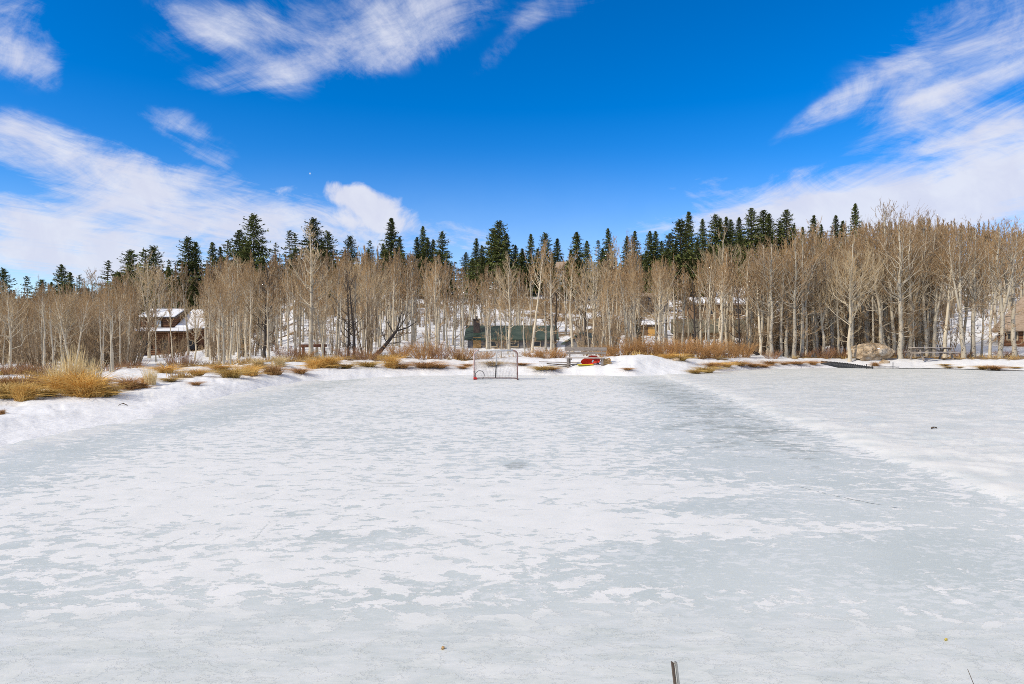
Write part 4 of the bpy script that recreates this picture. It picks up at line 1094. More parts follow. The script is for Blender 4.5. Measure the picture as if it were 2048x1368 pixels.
rl.box((-5.1, -2.15, 2.52), (2.1, .1, .08)); rl.build('deck_railing', M['woodred'], cab)
for px_ in (-6.0, -4.25): MB().box((px_, -1.9, .2), (.16, .16, 2.5)).build('deck_post', M['woodred'], cab)
for wx, wy, wz, ww, wh, gm in ((-1.75, 0, 4.35, .75, .95, 'curtain'), (-3.2, 0, 1.6, 1.0, 1.1, 'glass'), (-.9, 0, 1.6, 1.0, 1.1, 'glass'), (2.4, .3, 1.6, 1.2, 1.1, 'glass'), (6.4, -.2, 4.2, 1.2, 1.1, 'glass'), (6.4, -.2, 1.6, 1.2, 1.1, 'glass')):
    f = MB()
    for dx, dz, sx_, sz_ in ((-ww / 2, 0, .12, wh + .12), (ww / 2, 0, .12, wh + .12), (0, wh / 2, ww - .12, .12), (0, -wh / 2, ww - .12, .12)): f.box((wx + dx, wy - .04, wz + dz), (sx_, .12, sz_))
    fo_ = f.build('window', M['trim'], cab); MB().box((wx, wy - .015, wz), (ww - .12, .04, wh - .12)).build('pane', M[gm], fo_)

# cabins and sheds up the slope
x, y, z = at(1023, 700, 60); zb = gz(x, y)
gable_building('green_roof_cabin', 'long grey cabin with dark green metal roof and chimney behind the goal', (x, y, zb), 0, 7.9, 5, CAMZ + 4 * 60 / F - zb + 0.1, 1.15, 'x', .3, 'greywall', 'greenroof',
               wins=((-1.8, .35, 1.0, .5, 'glass'), (.2, .35, .8, .5, 'glass'), (2.2, .35, .8, .5, 'glass')), doors=((-3.1, .7, .95, 'woodtan'),), chim=(-3.2, 1.2, .55, 1.0, 2.55), cat='cabin')
x, y, z = at(1162, 700, 54); zb = gz(x, y)
gable_building('green_shed', 'small pale shed with dark green gable roof behind the bench', (x, y, zb - .25), math.radians(-24), 2.7, 3.2, .85, .75, 'y', .25, 'greywall', 'greenroof', wins=((0, .75, .5, .4, 'glass'),), cat='shed')
x, y, z = at(1450, 650, 86); zb = gz(x, y)
gable_building('brown_lodge', 'low brown building with a snowy roof high on the slope', (x, y, zb - .2), math.radians(4), 7.8, 5, 1.9, .75, 'x', .4, 'brownwall', 'brownroof', snow=.2, wins=((-2, 1.0, 1.2, .8, 'glass'), (1.6, 1.0, 1.2, .8, 'glass')))
x, y, z = at(1425, 690, 66); zb = gz(x, y)
gable_building('olive_roof_lodge', 'low building with broad olive roof and snow patches behind the dark trunk', (x, y, zb - .3), math.radians(-14), 7.2, 6, 1.1, 1.2, 'x', .4, 'brownwall', 'oliveroof', wins=((-1.5, .6, 1.0, .6, 'glass'), (1.5, .6, 1.0, .6, 'glass')))
x, y, z = at(1308, 640, 93); zb = gz(x, y)
gable_building('grey_house', 'dark grey house with flat brown roof above the plywood door shed', (x, y, zb), math.radians(6), 4.0, 5, 2.2, .5, 'x', .3, 'darkwall', 'brownroof', wins=((-.8, 1.3, 1.0, .8, 'glass'), (1.0, 1.3, .8, .8, 'glass')))
x, y, z = at(1303, 676, 69); zb = gz(x, y)
gable_building('plywood_shed', 'small shed with a golden plywood door and snow roof behind the willows', (x, y, zb - .15), 0, 2.2, 2.0, 1.15, .3, 'x', .2, 'brownwall', 'trim', snow=.15, doors=((0.05, .78, 1.12, 'ply'),), cat='shed')
x, y, z = at(1130, 560, 138); zb = gz(x, y)
gable_building('hill_house', 'grey blue house with brown roof on the hilltop among conifers', (x, y, zb), math.radians(-20), 4.2, 4.5, CAMZ + 148 * 138 / F - zb, 1.5, 'x', .4, 'bluewall', 'brownroof', wins=((0, 1.6, 1.4, 1.2, 'glass'), (0.9, 2.9, .9, .8, 'glass')), cat='house')
x, y, z = at(752, 640, 98); zb = gz(x, y)
gable_building('green_hut', 'tiny brown hut with green snowy roof high between the aspens', (x, y, zb - .1), math.radians(8), 2.6, 2.4, 1.5, .6, 'x', .25, 'brownwall', 'greenroof', snow=.1, doors=((0, .7, 1.3, 'trim'),), cat='hut')
x, y, z = at(2084, 690, 49.2); zb = gz(x, y)
gable_building('timber_cabin', 'brown timber cabin with tall hipped shingle roof at the right edge', (x, y, zb), -0.66, 5.2, 6, CAMZ + 31 * 51 / F - zb, 2.6, 'x', .45, 'log', 'brownroof', hip=2.2,
               wins=((-1.75, .78, .62, .62, 'glass'), (-.75, .85, .62, .9, 'glass'), (.35, .85, .9, .9, 'glass'), (1.6, .85, .9, .9, 'glass')), cat='cabin')

# ------------------------------------------------------------------ things on the bank
# log rail
xa, ya, za = gD(605, 40.5); xb, yb, zb2 = gD(651, 41)
zt = CAMZ - (692 - HY) / F * 40.7
r = empty('log_rail', (xa, ya, 0)); tag(r, 'red brown log rail on two posts at the wood edge', 'rail')
MB().tube([(-.1, 0, zt), ((xb - xa) / 2, .25, zt + .015), (xb - xa + .08, .5, zt + .02)], [.1, .095, .09], 10).build('rail_log', M['woodred'], r, True)
for px_, py_, pz_ in ((0.05, 0.01, za), (xb - xa - .1, .49, zb2)): MB().tube([(px_, py_, pz_ - .3), (px_, py_, zt - .09)], .085, 8).build('post', M['woodred'], r, True)

# leaning dead tree
x, y, z = gD(744, 39.5)
tx, ty, tz_ = at(792, 659, 40.5)
r = empty('leaning_dead_tree', (x, y, z)); tag(r, 'dark dead tree leaning far to the right over the snow', 'tree')
d = Vector((tx - x, 1.0, tz_ - z)); g = np.random.default_rng(5)
pts = [Vector((0, 0, -.1)) + d * q + Vector((0, 0, -.10 * math.sin(q * 3.1))) for q in np.linspace(0, 1, 8)]
MB().tube([tuple(p) for p in pts], np.linspace(.15, .085, 8), 9).build('trunk', M['barkdark'], r, True)
br = MB()
for q, dx, dz, L, rr in ((1, .9, .45, 1.5, .06), (1, .25, 1.0, 1.3, .05), (.92, -.5, .9, 1.0, .035), (.75, .9, .25, 1.1, .03), (.55, .8, .1, .9, .028), (.6, -.35, .9, .8, .03), (.4, .9, .2, .7, .02), (1, .6, .8, 1.2, .04)):
    b0 = Vector((0, 0, -.1)) + d * q; e = b0 + Vector((dx, g.uniform(-.4, .4), dz)).normalized() * L
    mid = (b0 + e) / 2 + Vector((0, 0, -.08 * L))
    br.tube([tuple(b0), tuple(mid), tuple(e)], [rr, rr * .7, rr * .3], 6)
    for s_ in range(8):
        p0_ = b0.lerp(e, g.uniform(.3, 1)); e2 = p0_ + Vector((dx * .6 + g.normal(0, .5), g.normal(0, .5), dz + g.normal(.2, .5))).normalized() * g.uniform(.25, .6)
        br.tube([tuple(p0_), tuple(p0_.lerp(e2, .5)), tuple(e2)], [.012, .009, .005], 4)
br.build('branches', M['barkdark'], r)

# fallen pale log behind the willows
x, y, z = gD(1478, 44.5); e = gD(1510, 45)
o = MB().tube([(0, 0, .75), (.7, .2, .42), (1.5, .5, .1)], [.09, .10, .11], 8).build('fallen_log', M['barkdark'], None, True); o.location = (x, y, z); tag(o, 'dark fallen log sloping down at the foot of the dark tree', 'log')

# boulder and stones
def rock(name, loc, size, seed, mat, sub=5, amp=0.22, facets=9, boxy=0.0, planes=None):
    import bmesh
    bm = bmesh.new(); bmesh.ops.create_icosphere(bm, subdivisions=sub, radius=1)
    g = np.random.default_rng(seed)
    pl = g.normal(size=(facets, 3)); pl /= np.linalg.norm(pl, axis=1, keepdims=True); off = g.uniform(0.60, 0.86, facets)
    if planes: pl = np.array([p_[:3] for p_ in planes], float); pl /= np.linalg.norm(pl, axis=1, keepdims=True); off = np.array([p_[3] for p_ in planes])
    co = np.array([v.co[:] for v in bm.verts]); mx_ = np.abs(co).max(1, keepdims=True); co = co * (1 + boxy * (0.80 / mx_ - 1))
    for a_, b_ in zip(pl, off):
        dd = co @ a_ - b_; co = co - np.where(dd > 0, dd * 0.88, 0)[:, None] * a_
    nz = fbm(co[:, 0] * 2 + 5, co[:, 1] * 2 + co[:, 2] * 2.7, seed, 4) - .5; nz2 = np.abs(fbm(co[:, 0] * 4 + co[:, 2] * 3, co[:, 1] * 4 - co[:, 2] * 2, seed + 9, 3) - .5)
    co = co * (1 + amp * nz - amp * 0.5 * nz2)[:, None]
    for v, c_ in zip(bm.verts, co): v.co = c_ * np.array(size)
    me = bpy.data.meshes.new(name); bm.to_mesh(me); bm.free(); me.materials.append(mat)
    for p in me.polygons: p.use_smooth = True
    o = link(name, me); o.location = loc
    return o


x, y, z = gD(1745, 43.6)
bo = rock('boulder', (x, y, z + .45), (1.62, 1.15, .92), 6, M['rock'], 6, 0.30, 20, 0.35, [(.06, -.12, 1, .60), (-1, -.15, .12, .70), (.8, -.1, .62, .70), (.72, -.2, -.66, .62), (-.15, -1, .32, .66), (.1, -.85, -.6, .62), (-.5, -.7, .5, .78), (.5, -.75, .35, .74), (0, 1, .2, .7), (-.6, .2, -.75, .72), (-.3, .2, .95, .66)]); tag(bo, 'huge tan sandstone boulder on the far shore', 'boulder')
sp_ = rock('snow_patch', (.02, -.70, .20), (.17, .10, .10), 3, M['snow'], 3); sp_.parent = bo
x, y, z = gD(1769, 41.8); tag(rock('stone', (x, y, z + .08), (.32, .25, .2), 8, M['rock'], 4), 'small grey brown stone at the right foot of the boulder', 'stone')
x, y, z = gD(1352, 35.6); tag(rock('stone', (x, y, z + .05), (.2, .18, .13), 9, M['rock'], 4), 'pale stone in the grass right of the snow pile', 'stone')

# picnic table
x, y, z = gD(1863, 42.3); z += 0.05
pt = empty('picnic_table', (x, y, z), math.radians(2)); tag(pt, 'weathered wooden picnic table on the far shore', 'picnic table')
W_ = 2.5
mb = MB()
for k in range(5): mb.box((0, -.33 + k * .165, .70), (W_, .15, .04))
mb.build('tabletop', M['woodpale'], pt, bevel=.006)
for sy in (-1, 1):
    mb = MB()
    for k in range(2): mb.box((0, sy * (.62 + .15 * k), .42), (W_, .14, .04))
    mb.build('bench_seat', M['woodpale'], pt, bevel=.006)
for sx_ in (-1, 1):
    fx = sx_ * W_ * .38
    for sy in (-1, 1): MB().bar((fx, sy * .22, .68), (fx, sy * .68, -.1), .05, .12).build('leg', M['wood'], pt)
    MB().box((fx + .055 * sx_, 0, .37), (.045, 1.5, .1)).build('seat_support', M['wood'], pt)
    MB().box((fx + .055 * sx_, 0, .655), (.045, .72, .07)).build('top_support', M['wood'], pt)
    MB().bar((fx * .93, 0, .34), (.09 * sx_, 0, .655), .05, .08).build('brace', M['wood'], pt)

# bench with the things left around it
x, y, z = gD(1171, 33.6)
bz = CAMZ - (729 - HY) / F * 33.4
bn = empty('bench', (x, 33.4, bz), math.radians(-3)); tag(bn, 'weathered grey plank bench with a two board back on the snowbank', 'bench')
mb = MB(); mb.box((-.02, -.12, .33), (2.1, .17, .05)); mb.box((-.02, .07, .33), (2.1, .17, .05)); mb.build('seat', M['woodpale'], bn, bevel=.008)
mb = MB(); mb.box((0, .30, .77), (2.12, .045, .17), (math.radians(-8), 0, 0)); mb.box((.02, .27, .57), (2.0, .045, .13), (math.radians(-8), 0, 0)); mb.build('backrest', M['wood'], bn, bevel=.008)
for sx_ in (-.86, .86):
    for yy in (-.14, .12): MB().box((sx_ + (yy * .4), yy, .05), (.10, .08, .50)).build('leg', M['wood'], bn)
    MB().bar((sx_ * .93, .2, .0), (sx_ * .93, .33, .83), .07, .06).build('back_post', M['wood'], bn)
    MB().box((sx_ * .93 - .075 * (1 if sx_ > 0 else -1), 0, .27), (.05, .42, .09)).build('seat_support', M['wood'], bn)


def on_bench(px, py, D=33.4): return at(px, py, D)


def saucer(name, loc, rad, rot, label):
    mb = MB(); n = 28; prof = [(0, 0), (.35, .01), (.7, .05), (.9, .11), (1.0, .17), (1.06, .155), (.93, .085), (.72, .025), (.36, -.018), (0, -.03)]
    vs = []; fs = []
    for (rr, zz) in prof:
        for k in range(n): a = k * 2 * math.pi / n; vs.append((rr * rad * math.cos(a), rr * rad * math.sin(a), zz * rad * 1.3))
    for i in range(len(prof) - 1):
        for k in range(n): fs.append((i * n + k, i * n + (k + 1) % n, (i + 1) * n + (k + 1) % n, (i + 1) * n + k))
    mb.add(vs, fs); o = mb.build(name, M['red'], None, True); o.location = loc; o.rotation_euler = rot; o.scale = (1.55, 1, 1)
    return tag(o, label, 'sled', 'red saucer sleds')


p = on_bench(1186, 720, 33.85); saucer('saucer_sled', p, .22, (math.radians(72), 0, math.radians(8)), 'red saucer sled standing upright behind the bench seat')
p = on_bench(1175, 725, 33.45); saucer('saucer_sled', (p[0], p[1], p[2] + .02), .20, (math.radians(60), 0, math.radians(-14)), 'red saucer sled leaning under the front of the bench seat')
p = on_bench(1190, 723.5, 33.4); r = rock('plastic_sack', p, (.15, .12, .10), 14, M['red'], 4, .2, 5); tag(r, 'small red bundle under the right part of the bench', 'bundle')
p = gD(1171, 32.9); o = MB().hexa([(-.42, -.13, 0), (.36, -.1, 0), (.42, .1, .03), (-.36, .13, .01), (-.44, -.15, .035), (.38, -.12, .035), (.44, .12, .065), (-.38, .15, .045)]).build('snow_scoop', M['yellow'], None, bevel=.01)
p = hit(1171, 731); o.location = (p[0], p[1], p[2] + .01); tag(o, 'flat bright yellow plastic sled board lying before the bench', 'sled')
a_ = Vector(on_bench(1185, 722, 33.35)); b_ = Vector(hit(1198, 731)) + Vector((0, 0, .06))
r = empty('snow_shovel', tuple(b_)); tag(r, 'white bladed snow shovel with black grip leaning under the bench', 'shovel'); dd = a_ - b_
MB().tube([(0, 0, .0), tuple(dd * .55)], .03, 8).build('shaft', M['black'], r)
MB().bar(tuple(dd * .5), tuple(dd * 1.05), .05, .14).build('blade', M['white'], r, bevel=.01)
MB().bar(tuple(dd * -.25 + Vector((.12, -.02, .02))), tuple(dd * .12 + Vector((.05, -.03, .04))), .08, .1).build('edge', M['white'], r, bevel=.01)
# crate of boards right of the bench
cx_, cy_, cz_ = on_bench(1212, 729, 33.5)
r = empty('wooden_crate', (cx_, cy_, cz_), math.radians(12)); tag(r, 'broken tan wooden crate at the right end of the bench', 'crate')
mb = MB()
for k in range(3): mb.box((0, -.18 + .03 * k, .06 + k * .1), (.46 - .06 * k, .03, .075), (0, math.radians(-9 - 4 * k), 0))
mb.build('front_slats', M['woodtan'], r)
mb = MB(); mb.box((0, .18, .10), (.44, .03, .2), (0, math.radians(-6), 0)); mb.box((0, 0, .015), (.44, .36, .03)); mb.build('back_board', M['woodtan'], r)
for px_, hh in ((-.2, .42), (.24, .27)): MB().box((px_, .1, hh / 2), (.06, .06, hh), (0, math.radians(5), 0)).build('corner_post', M['woodtan'], r)
# pole and board on the snow to the left of the bench
for (p0_, p1_, rr, nm, lab, cat, ma) in [((1078, 723.5, 34.4), (1172, 726, 34.0), .022, 'pole', 'long dark pole lying on the snow left of the bench', 'pole', 'wood'),
                                          ((1094, 727, 33.8), (1140, 731, 33.3), .03, 'plank', 'short dark plank half under the left end of the bench', 'plank', 'trim'),
                                          ((1112, 729.5, 33.6), (1165, 729, 33.5), .035, 'plank', 'brown plank lying flat below the bench seat', 'plank', 'wood')]:
    q0 = Vector(at(*p0_)); q1 = Vector(at(*p1_))
    q0.z = max(q0.z, gz(q0.x, q0.y) + .02); q1.z = max(q1.z, gz(q1.x, q1.y) + .02)
    o = MB()
    if nm == 'pole': o.tube([tuple(q0 - q0), tuple((q1 - q0) * .5), tuple(q1 - q0)], rr, 8)
    else: o.bar((0, 0, 0), tuple(q1 - q0), rr * 4, rr * 1.4)
    o = o.build(nm, M[ma]); o.location = q0; tag(o, lab, cat)

# hockey goal
x, y, z = at(991.5, 760, 28.1)
gl = empty('hockey_goal', (x, y, 0.0), math.radians(-2)); tag(gl, 'weathered red hockey goal with torn net on the ice', 'hockey goal')
Wg, Hg, rc = .915, 1.25, .2
arc = [(Wg - rc + rc * math.sin(a), 0, Hg - rc + rc * math.cos(a)) for a in np.linspace(0, math.pi / 2, 7)]
for sx_ in (-1, 1):
    MB().tube([(sx_ * p[0], p[1], p[2]) for p in arc] + [(sx_ * Wg, 0, .6), (sx_ * Wg, 0, .0)], .030, 10).build('goal_post', M['goal'] if sx_ < 0 else M['goaldark'], gl, True)
MB().tube([(-Wg + rc, 0, Hg), (0, 0, Hg + .005), (Wg - rc, 0, Hg)], .036, 10).build('crossbar', M['goalwhite'], gl, True)
tb = [(-Wg + .02, .02, Hg - .16), (-Wg + .12, .38, Hg - .05), (-Wg + .35, .52, Hg - .03), (0, .56, Hg - .03), (Wg - .35, .52, Hg - .03), (Wg - .12, .38, Hg - .05), (Wg - .02, .02, Hg - .16)]
MB().tube(tb, .022, 8).build('top_frame', M['goalwhite'], gl, True)
bbx = [(-Wg, .0, .03)] + [(-.62 + .30 * math.cos(a) * -1, .55 + .5 * math.sin(a), .03) for a in np.linspace(0.1, 1.5, 6)] + [(0, 1.08, .03)] + [(.62 + .30 * math.cos(a), .55 + .5 * math.sin(a), .03) for a in np.linspace(1.5, .1, 6)] + [(Wg, 0, .03)]
MB().tube(bbx, .022, 8).build('base_frame', M['goaldark'], gl, True)
MB().tube([(0, .56, Hg - .03), (-.03, .9, .62)], .028, 8).build('back_post', M['goalwhite'], gl, True)
MB().tube([(-.03, .9, .62), (-.08, 1.08, .03)], .026, 8).build('back_post', M['wire'], gl, True)
ring = [(-.70 + .19 * math.cos(a), .30, .18 + .20 * math.sin(a)) for a in np.linspace(-0.9, 4.0, 24)]
MB().tube(ring, .012, 6).build('corner_hoop', M['black'], gl, True)
MB().box((-.86, -.01, .07), (.16, .10, .09), (0, .15, .1)).build('skid_plate', M['redpaint'], gl, bevel=.015)
MB().box((-.915, -.0, .34), (.055, .06, .045)).build('clamp', M['black'], gl, bevel=.01)


def lerp_path(path, q):
    P = np.array(path); s_ = np.concatenate([[0], np.cumsum(np.linalg.norm(np.diff(P, axis=0), axis=1))]); s_ /= s_[-1]
    return np.stack([np.interp(q, s_, P[:, c]) for c in range(3)], -1)


nu, nv = 54, 24
U = np.linspace(0, 1, nu); top_ = lerp_path(tb, U); bot_ = lerp_path(bbx, U)
gr = np.stack([top_ * (1 - v) + bot_ * v + np.array([0, .10, -.03]) * math.sin(v * 3.14) for v in np.linspace(0, 1, nv)], 0)
gr += np.random.default_rng(3).normal(0, .006, gr.shape)
hz = (gr[:, :-1].reshape(-1, 3), gr[:, 1:].reshape(-1, 3)); vz = (gr[:-1].reshape(-1, 3), gr[1:].reshape(-1, 3))
top_net = np.stack([lerp_path([(-Wg + .02, .02, Hg - .14)] + [(-Wg + rc, .02, Hg - .02), (Wg - rc, .02, Hg - .02)] + [(Wg - .02, .02, Hg - .14)], U) * (1 - v) + top_ * v for v in np.linspace(0, 1, 8)], 0)
hz2 = (top_net[:, :-1].reshape(-1, 3), top_net[:, 1:].reshape(-1, 3)); vz2 = (top_net[:-1].reshape(-1, 3), top_net[1:].reshape(-1, 3))
V, Q = join([cones(*h_, .0038, .0038) for h_ in (hz, vz, hz2, vz2)])
link('net', mk_mesh('goal_net', V, Q, None, M['net']), gl)

# culvert pipe and wire cage
P = np.array([at(1642, 728.5, 41.7), at(1668, 730.5, 41.3), at(1700, 734, 40.7), at(1745, 741, 39.9)])
Pd = np.stack([np.interp(np.linspace(0, 3, 120), range(4), P[:, c]) for c in range(3)], 1)
Rr = .215 + .018 * np.cos(np.arange(120) * math.pi * .5)
Rr[:58] -= 0.0
o = MB().tube([tuple(p - Pd[0]) for p in Pd], Rr, 16).build('culvert_pipe', M['black'], None, True); o.location = tuple(Pd[0]); tag(o, 'black corrugated culvert pipe running down the shore into the ice', 'pipe')
cage = empty('wire_cage', at(1765, 738, 39.4)); tag(cage, 'low wire mesh fence on stakes at the pond outlet', 'fence')
ox, oy, oz = cage.location
def cl(px, py, D): q = at(px, py, D); return (q[0] - ox, q[1] - oy, q[2] - oz)
for px_, yt in ((1733, 728), (1745, 731), (1786, 724.5), (1798, 733)):
    MB().tube([cl(px_, 741, 39.4), cl(px_, yt, 39.4)], .022 if px_ != 1798 else .012, 6).build('stake', M['black'], cage)
pa = [(1733, 39.7), (1745, 39.2), (1786, 39.2), (1798, 39.6), (1790, 40.4), (1740, 40.4), (1733, 39.7)]
ws = []
for (a0, d0), (a1, d1) in zip(pa[:-1], pa[1:]):
    n = max(2, int(abs(a1 - a0) / 1.7))
    for k in range(n + 1):
        q = k / n; px_ = a0 + (a1 - a0) * q; D_ = d0 + (d1 - d0) * q; ws.append((cl(px_, 739.5, D_), cl(px_, 732.6 + (px_ > 1790), D_)))
    for yy in (732.6, 734.5, 736.5, 738.5): ws.append((cl(a0, yy, d0), cl(a1, yy, d1)))
V, Q = cones(np.array([w_[0] for w_ in ws]), np.array([w_[1] for w_ in ws]), .006, .006)
link('wire_mesh', mk_mesh('cage_wire', V, Q, None, M['wire']), cage)

# open water line at the far right shore
wl_pts = []
mb = MB()
for px_ in np.linspace(1800, 2110, 24):
    i = int(np.interp(math.atan2(px_ - CX, F), tg, np.arange(len(tg)))); rw = kr[i, 0]; th = tg[i]
    wd = 0.16 + .28 * max(0, (px_ - 1900) / 200) + .12 * math.sin(px_ * .07)
    for rr in (rw * 1.03, rw - wd * (.5 + fbm(px_ * .05, 1.0, 9, 2)) - .12): mb.v.append((rr * math.sin(th), rr * math.cos(th), .05))
mb.f = [(2 * k, 2 * k + 1, 2 * k + 3, 2 * k + 2) for k in range(23)]
wm = simple('melt_water', (0.05, 0.06, 0.065), (0.10, 0.115, 0.12), 3, (1, 5, 1), rough=.12, spec=.5)
tag(mb.build('water', wm), kind='structure')

# ------------------------------------------------------------------ near things
# the stake at the camera's feet
sx0, sy0, sz0 = at(1349, 1326, 2.55)
st = empty('garden_stake', (sx0 + .05, sy0 - .06, -.05)); tag(st, 'weathered split stake leaning left on the near shore', 'stake')
tp = Vector((-.05, .06, sz0 + .05)); up_ = tp.normalized()
def stk(nm, dx0, dx1, dy0, dy1, ma, top):
    b0 = Vector((0, 0, -.1)); t0 = tp * top
    lo = [b0 + Vector(v) for v in ((dx0, dy0, 0), (dx1, dy0, 0), (dx1, dy1, 0), (dx0, dy1, 0))]; hi = [t0 + Vector(v) for v in ((dx0, dy0, .004), (dx1, dy0, 0), (dx1, dy1, 0), (dx0, dy1, .004))]
    MB().hexa(lo + hi).build(nm, M[ma], st, bevel=.0012)
stk('face_board', -.0125, -.0035, -.008, .010, 'stakedark', 1.0)
stk('edge_strip', -.0033, .0015, -.006, .009, 'stakepale', .992)
stk('rear_board', .0017, .0105, -.004, .012, 'stakegrey', 1.0)

# small litter on the ice and snow
def litter(name, px, py, size, mat, label, cat, rz=0, rx=0):
    x, y, z = hit(px, py) if px < 700 else at(px, py, CAMZ * F / (py - HY))
    if px > 700: z = -0.006 if py > 900 else 0.03
    mb = MB(); n = 7; a_, b_, c_ = size; g = np.random.default_rng(int(px))
    for k in range(n):
        q = k / (n - 1); w_ = b_ * (math.sin(q * 3.0) * .8 + .25) * g.uniform(.7, 1.2)
        zz = c_ * math.sin(q * 3.14)
        mb.v += [((q - .5) * a_, -w_ / 2, zz), ((q - .5) * a_, w_ / 2, zz + g.uniform(-.3, .3) * c_), ((q - .5) * a_, w_ / 2, zz - .01), ((q - .5) * a_, -w_ / 2, zz - .012)]
    for k in range(n - 1):
        for e in range(4): mb.f.append((k * 4 + e, k * 4 + (e + 1) % 4, k * 4 + 4 + (e + 1) % 4, k * 4 + 4 + e))
    mb.f += [(0, 1, 2, 3), ((n - 1) * 4 + 3, (n - 1) * 4 + 2, (n - 1) * 4 + 1, (n - 1) * 4)]
    o = mb.build(name, M[mat], None, True); o.location = (x, y, z + .015); o.rotation_euler = (rx, 0, rz); return tag(o, label, cat)


litter('driftwood', 246, 812, (.20, .06, .04), 'barkchip', 'small curved driftwood stick lying on the left snowbank', 'stick', .1)
litter('bark_chip', 1868, 861, (.15, .06, .025), 'barkchip', 'dark bark chip lying on the ice beyond the snow berm', 'bark chip', .4)
litter('leaf', 1892, 1281, (.02, .008, .003), 'leafmat', 'tiny yellow leaf frozen on the near ice', 'leaf', .3)
litter('bark_chip', 886, 1298, (.022, .016, .003), 'woodtan', 'tiny brown bark chip on the near ice at lower middle', 'bark chip', 1.0)
x, y, z = at(1958, 1366, 2.95)
o = MB().tube([(0.02, -.1, -.02), (0, 0, .03), (-.03, .03, .14)], [.0025, .002, .0012], 5).build('twig', M['barkchip']); o.location = (x, y, 0.0); tag(o, 'thin dark twig sticking up at the lower right', 'twig')

# ------------------------------------------------------------------ camera
cam = bpy.data.cameras.new('camera'); co = bpy.data.objects.new('camera', cam); COL.objects.link(co)
co.location = (0, 0, CAMZ); co.rotation_euler = (math.radians(90), 0, 0)
cam.sensor_width = 36; cam.lens = 36 * F / 2048; cam.clip_end = 3000; cam.clip_start = 0.05
scene.camera = co

# ------------------------------------------------------------------ light and sky
EL, AZ = math.radians(38), math.radians(240)   # azimuth clockwise from +Y: behind and to the left
sd = Vector((math.sin(AZ) * math.cos(EL), math.cos(AZ) * math.cos(EL), math.sin(EL)))
sun = bpy.data.lights.new('sun', 'SUN'); sun.energy = 3.6; sun.angle = math.radians(3.0); sun.color = (1.0, 0.905, 0.755)
so = bpy.data.objects.new('sun', sun); COL.objects.link(so); so.rotation_euler = sd.to_track_quat('Z', 'Y').to_euler(); so.location = (0, 0, 60)

wd = bpy.data.worlds.new('World'); scene.world = wd; wd.use_nodes = True
t = NT(wd.node_tree); wd.node_tree.nodes.clear()
STR = 0.10
sky = t.n('ShaderNodeTexSky', sky_type='NISHITA', sun_disc=False, sun_elevation=EL, sun_rotation=AZ, altitude=2200, air_density=1.0, dust_density=0.3, ozone_density=1.6)
skyc = t.n('ShaderNodeHueSaturation', {'Color': sky.outputs[0], 'Hue': 0.509, 'Saturation': 1.5, 'Value': 1.85}).outputs[0]
gen = t.n('ShaderNodeTexCoord').outputs['Generated']
sep = t.n('ShaderNodeSeparateXYZ', {0: gen})
ay = t.math('MAXIMUM', t.math('ABSOLUTE', sep.outputs[1]), 0.05)
u = t.math('DIVIDE', sep.outputs[0], ay); v = t.math('DIVIDE', sep.outputs[2], ay)
uv = t.n('ShaderNodeCombineXYZ', {0: u, 1: v, 2: 0.0}).outputs[0]
az_ = t.math('MAXIMUM', sep.outputs[2], 0.04)
pl = t.n('ShaderNodeCombineXYZ', {0: t.math('DIVIDE', sep.outputs[0], az_), 1: t.math('MULTIPLY', t.math('DIVIDE', sep.outputs[1], az_), 0.42), 2: 0.0}).outputs[0]
wisp = t.noise(pl, 2.1, 11, 0.66, 1.1)
puff = t.noise(uv, 13.0, 10, 0.60, 0.4)
fil = t.noise(t.n('ShaderNodeMapping', {'Vector': uv, 'Scale': (4.5, 7.5, 1)}).outputs[0], 1.0, 11, 0.68, 1.3)


def blobs(lst):
    acc = None
    for px, py, rx, ry, ang, amp in lst:
        mp = t.n('ShaderNodeMapping', {'Vector': uv, 'Location': ((px - CX) / F, (HY - py) / F, 0), 'Rotation': (0, 0, -math.radians(ang)), 'Scale': (rx / F, ry / F, 1)}, vector_type='TEXTURE').outputs[0]
        gq = t.n('ShaderNodeTexGradient', {'Vector': mp}, gradient_type='SPHERICAL').outputs[1]
        gq = t.ss(gq, 0.0, 0.75)
        acc = t.math('MULTIPLY_ADD', gq, amp, acc if acc is not None else 0.0)
    return acc


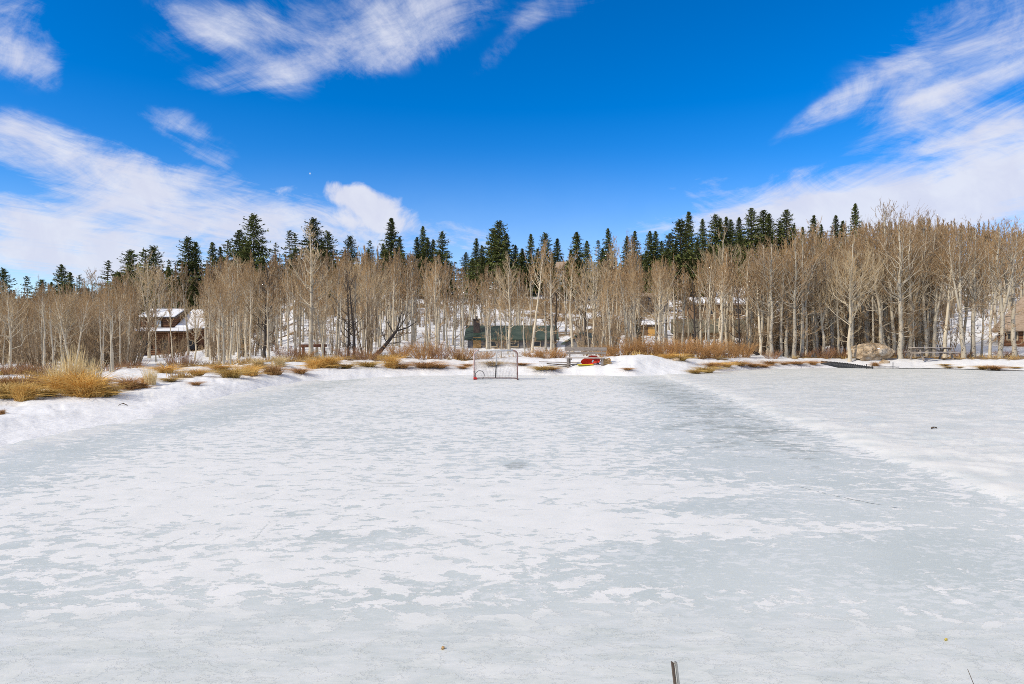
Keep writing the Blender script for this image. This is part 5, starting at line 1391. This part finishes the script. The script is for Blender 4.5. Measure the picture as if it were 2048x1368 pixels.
S = blobs([  # pixel centre, radii, tilt clockwise, weight
    (25, 60, 170, 110, 48, 0.95), (60, 120, 130, 45, 40, 0.5),
    (400, 40, 150, 70, 25, 0.8), (620, 40, 420, 90, -8, 0.75), (850, 45, 220, 100, -28, 0.85), (520, 145, 210, 52, -6, 0.75), (690, 110, 240, 80, -22, 0.7),
    (1110, 10, 160, 45, -15, 0.5), (1030, 70, 150, 35, -45, 0.42),
    (1950, 90, 420, 150, -28, 1.0), (1980, 190, 300, 90, -22, 0.75), (1700, 190, 240, 36, -32, 0.62), (1840, 210, 120, 36, -25, 0.5),
    (1900, 340, 560, 130, -16, 1.0), (1850, 420, 620, 110, -6, 1.05), (1550, 425, 340, 34, -9, 0.7), (1480, 365, 380, 38, -3, 0.42), (2048, 280, 260, 90, -20, 0.8),
    (60, 290, 190, 80, 22, 0.8), (200, 350, 330, 105, 22, 1.05), (430, 420, 360, 110, 16, 1.0), (620, 450, 300, 95, 5, 0.8), (330, 470, 420, 90, 10, 0.6),
    (60, 480, 380, 90, 12, 1.0), (150, 540, 480, 60, 4, 0.8),
    (340, 240, 110, 40, 12, 0.62), (400, 290, 130, 60, 28, 0.42), (10, 250, 60, 40, 0, 0.6),
    (1700, 440, 700, 70, -3, 0.9), (2000, 380, 400, 90, -10, 0.6), (100, 430, 260, 60, 14, 0.6), (180, 500, 420, 90, 6, 0.8), (1450, 395, 260, 26, -6, 0.55),
    (820, 470, 300, 60, 6, 0.75), (930, 430, 90, 14, 8, 0.35)])
C = blobs([(668, 384, 52, 34, 10, 0.9), (702, 392, 70, 45, 10, 0.9), (748, 402, 80, 48, 12, 0.9), (792, 428, 95, 50, 18, 0.9), (705, 435, 110, 45, 10, 0.7), (760, 468, 200, 60, 6, 0.8), (570, 385, 60, 22, -12, 0.36)])
nn = t.math('ADD', t.math('MULTIPLY', wisp, 0.5), t.math('MULTIPLY', fil, 0.5))
xx = t.math('ADD', t.math('MULTIPLY', t.math('SUBTRACT', nn, 0.5), 5.2), t.math('MULTIPLY_ADD', S, 0.80, -0.36))
dens = t.math('MULTIPLY', t.ss(xx, -0.35, 1.5), t.ss(S, 0.0, 0.5))
xc = t.math('ADD', t.math('MULTIPLY', t.math('SUBTRACT', puff, 0.5), 4.2), t.math('MULTIPLY_ADD', C, 0.9, -0.45))
densC = t.math('MULTIPLY', t.ss(xc, -0.15, 0.95), t.ss(C, 0.0, 0.5))
hzn = t.math('MULTIPLY', t.math('SUBTRACT', 1.0, t.ss(v, 0.02, 0.30)), 0.33)
d_all = t.math('MAXIMUM', t.math('MULTIPLY', dens, 0.93), t.math('MULTIPLY', densC, 0.95))
d_all = t.math('MAXIMUM', d_all, hzn)
fill_veil = t.math('MULTIPLY', t.ss(v, 0.58, 1.1), t.ss(wisp, 0.2, 0.55))   # unseen cloud added above the frame to whiten the scene light
d_all = t.math('MAXIMUM', d_all, t.math('MULTIPLY', fill_veil, 0.8))
cloudc = t.mix(t.ss(puff, 0.35, 0.7), (7.1, 7.35, 8.7), (8.0, 8.25, 9.2))
cloudc = t.mix(t.ss(v, 0.60, 0.85), cloudc, (8.4, 7.8, 7.0))  # added overhead cloud is tinted warm to offset the blue sky light
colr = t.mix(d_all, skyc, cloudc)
# the day moon, a speck above the left conifers
md = t.n('ShaderNodeVectorMath', {0: uv, 1: ((620 - CX) / F, (HY - 347) / F, 0)}, operation='DISTANCE').outputs['Value']
colr = t.mix(t.math('MULTIPLY', t.math('SUBTRACT', 1.0, t.ss(md, 0.0008, 0.0018)), 0.5), colr, (8.5, 8.7, 9.2))
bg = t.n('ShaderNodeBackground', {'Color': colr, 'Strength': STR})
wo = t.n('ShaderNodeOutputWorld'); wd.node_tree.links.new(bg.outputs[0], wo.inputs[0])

scene.view_settings.view_transform = 'Standard'; scene.view_settings.look = 'None'
scene.view_settings.exposure = 0.0; scene.view_settings.gamma = 1.0
scene.cycles.pixel_filter_type = 'BLACKMAN_HARRIS'; scene.cycles.filter_width = 0.9
scene.cycles.max_bounces = 5; scene.cycles.diffuse_bounces = 3; scene.cycles.glossy_bounces = 2; scene.cycles.use_denoising = False
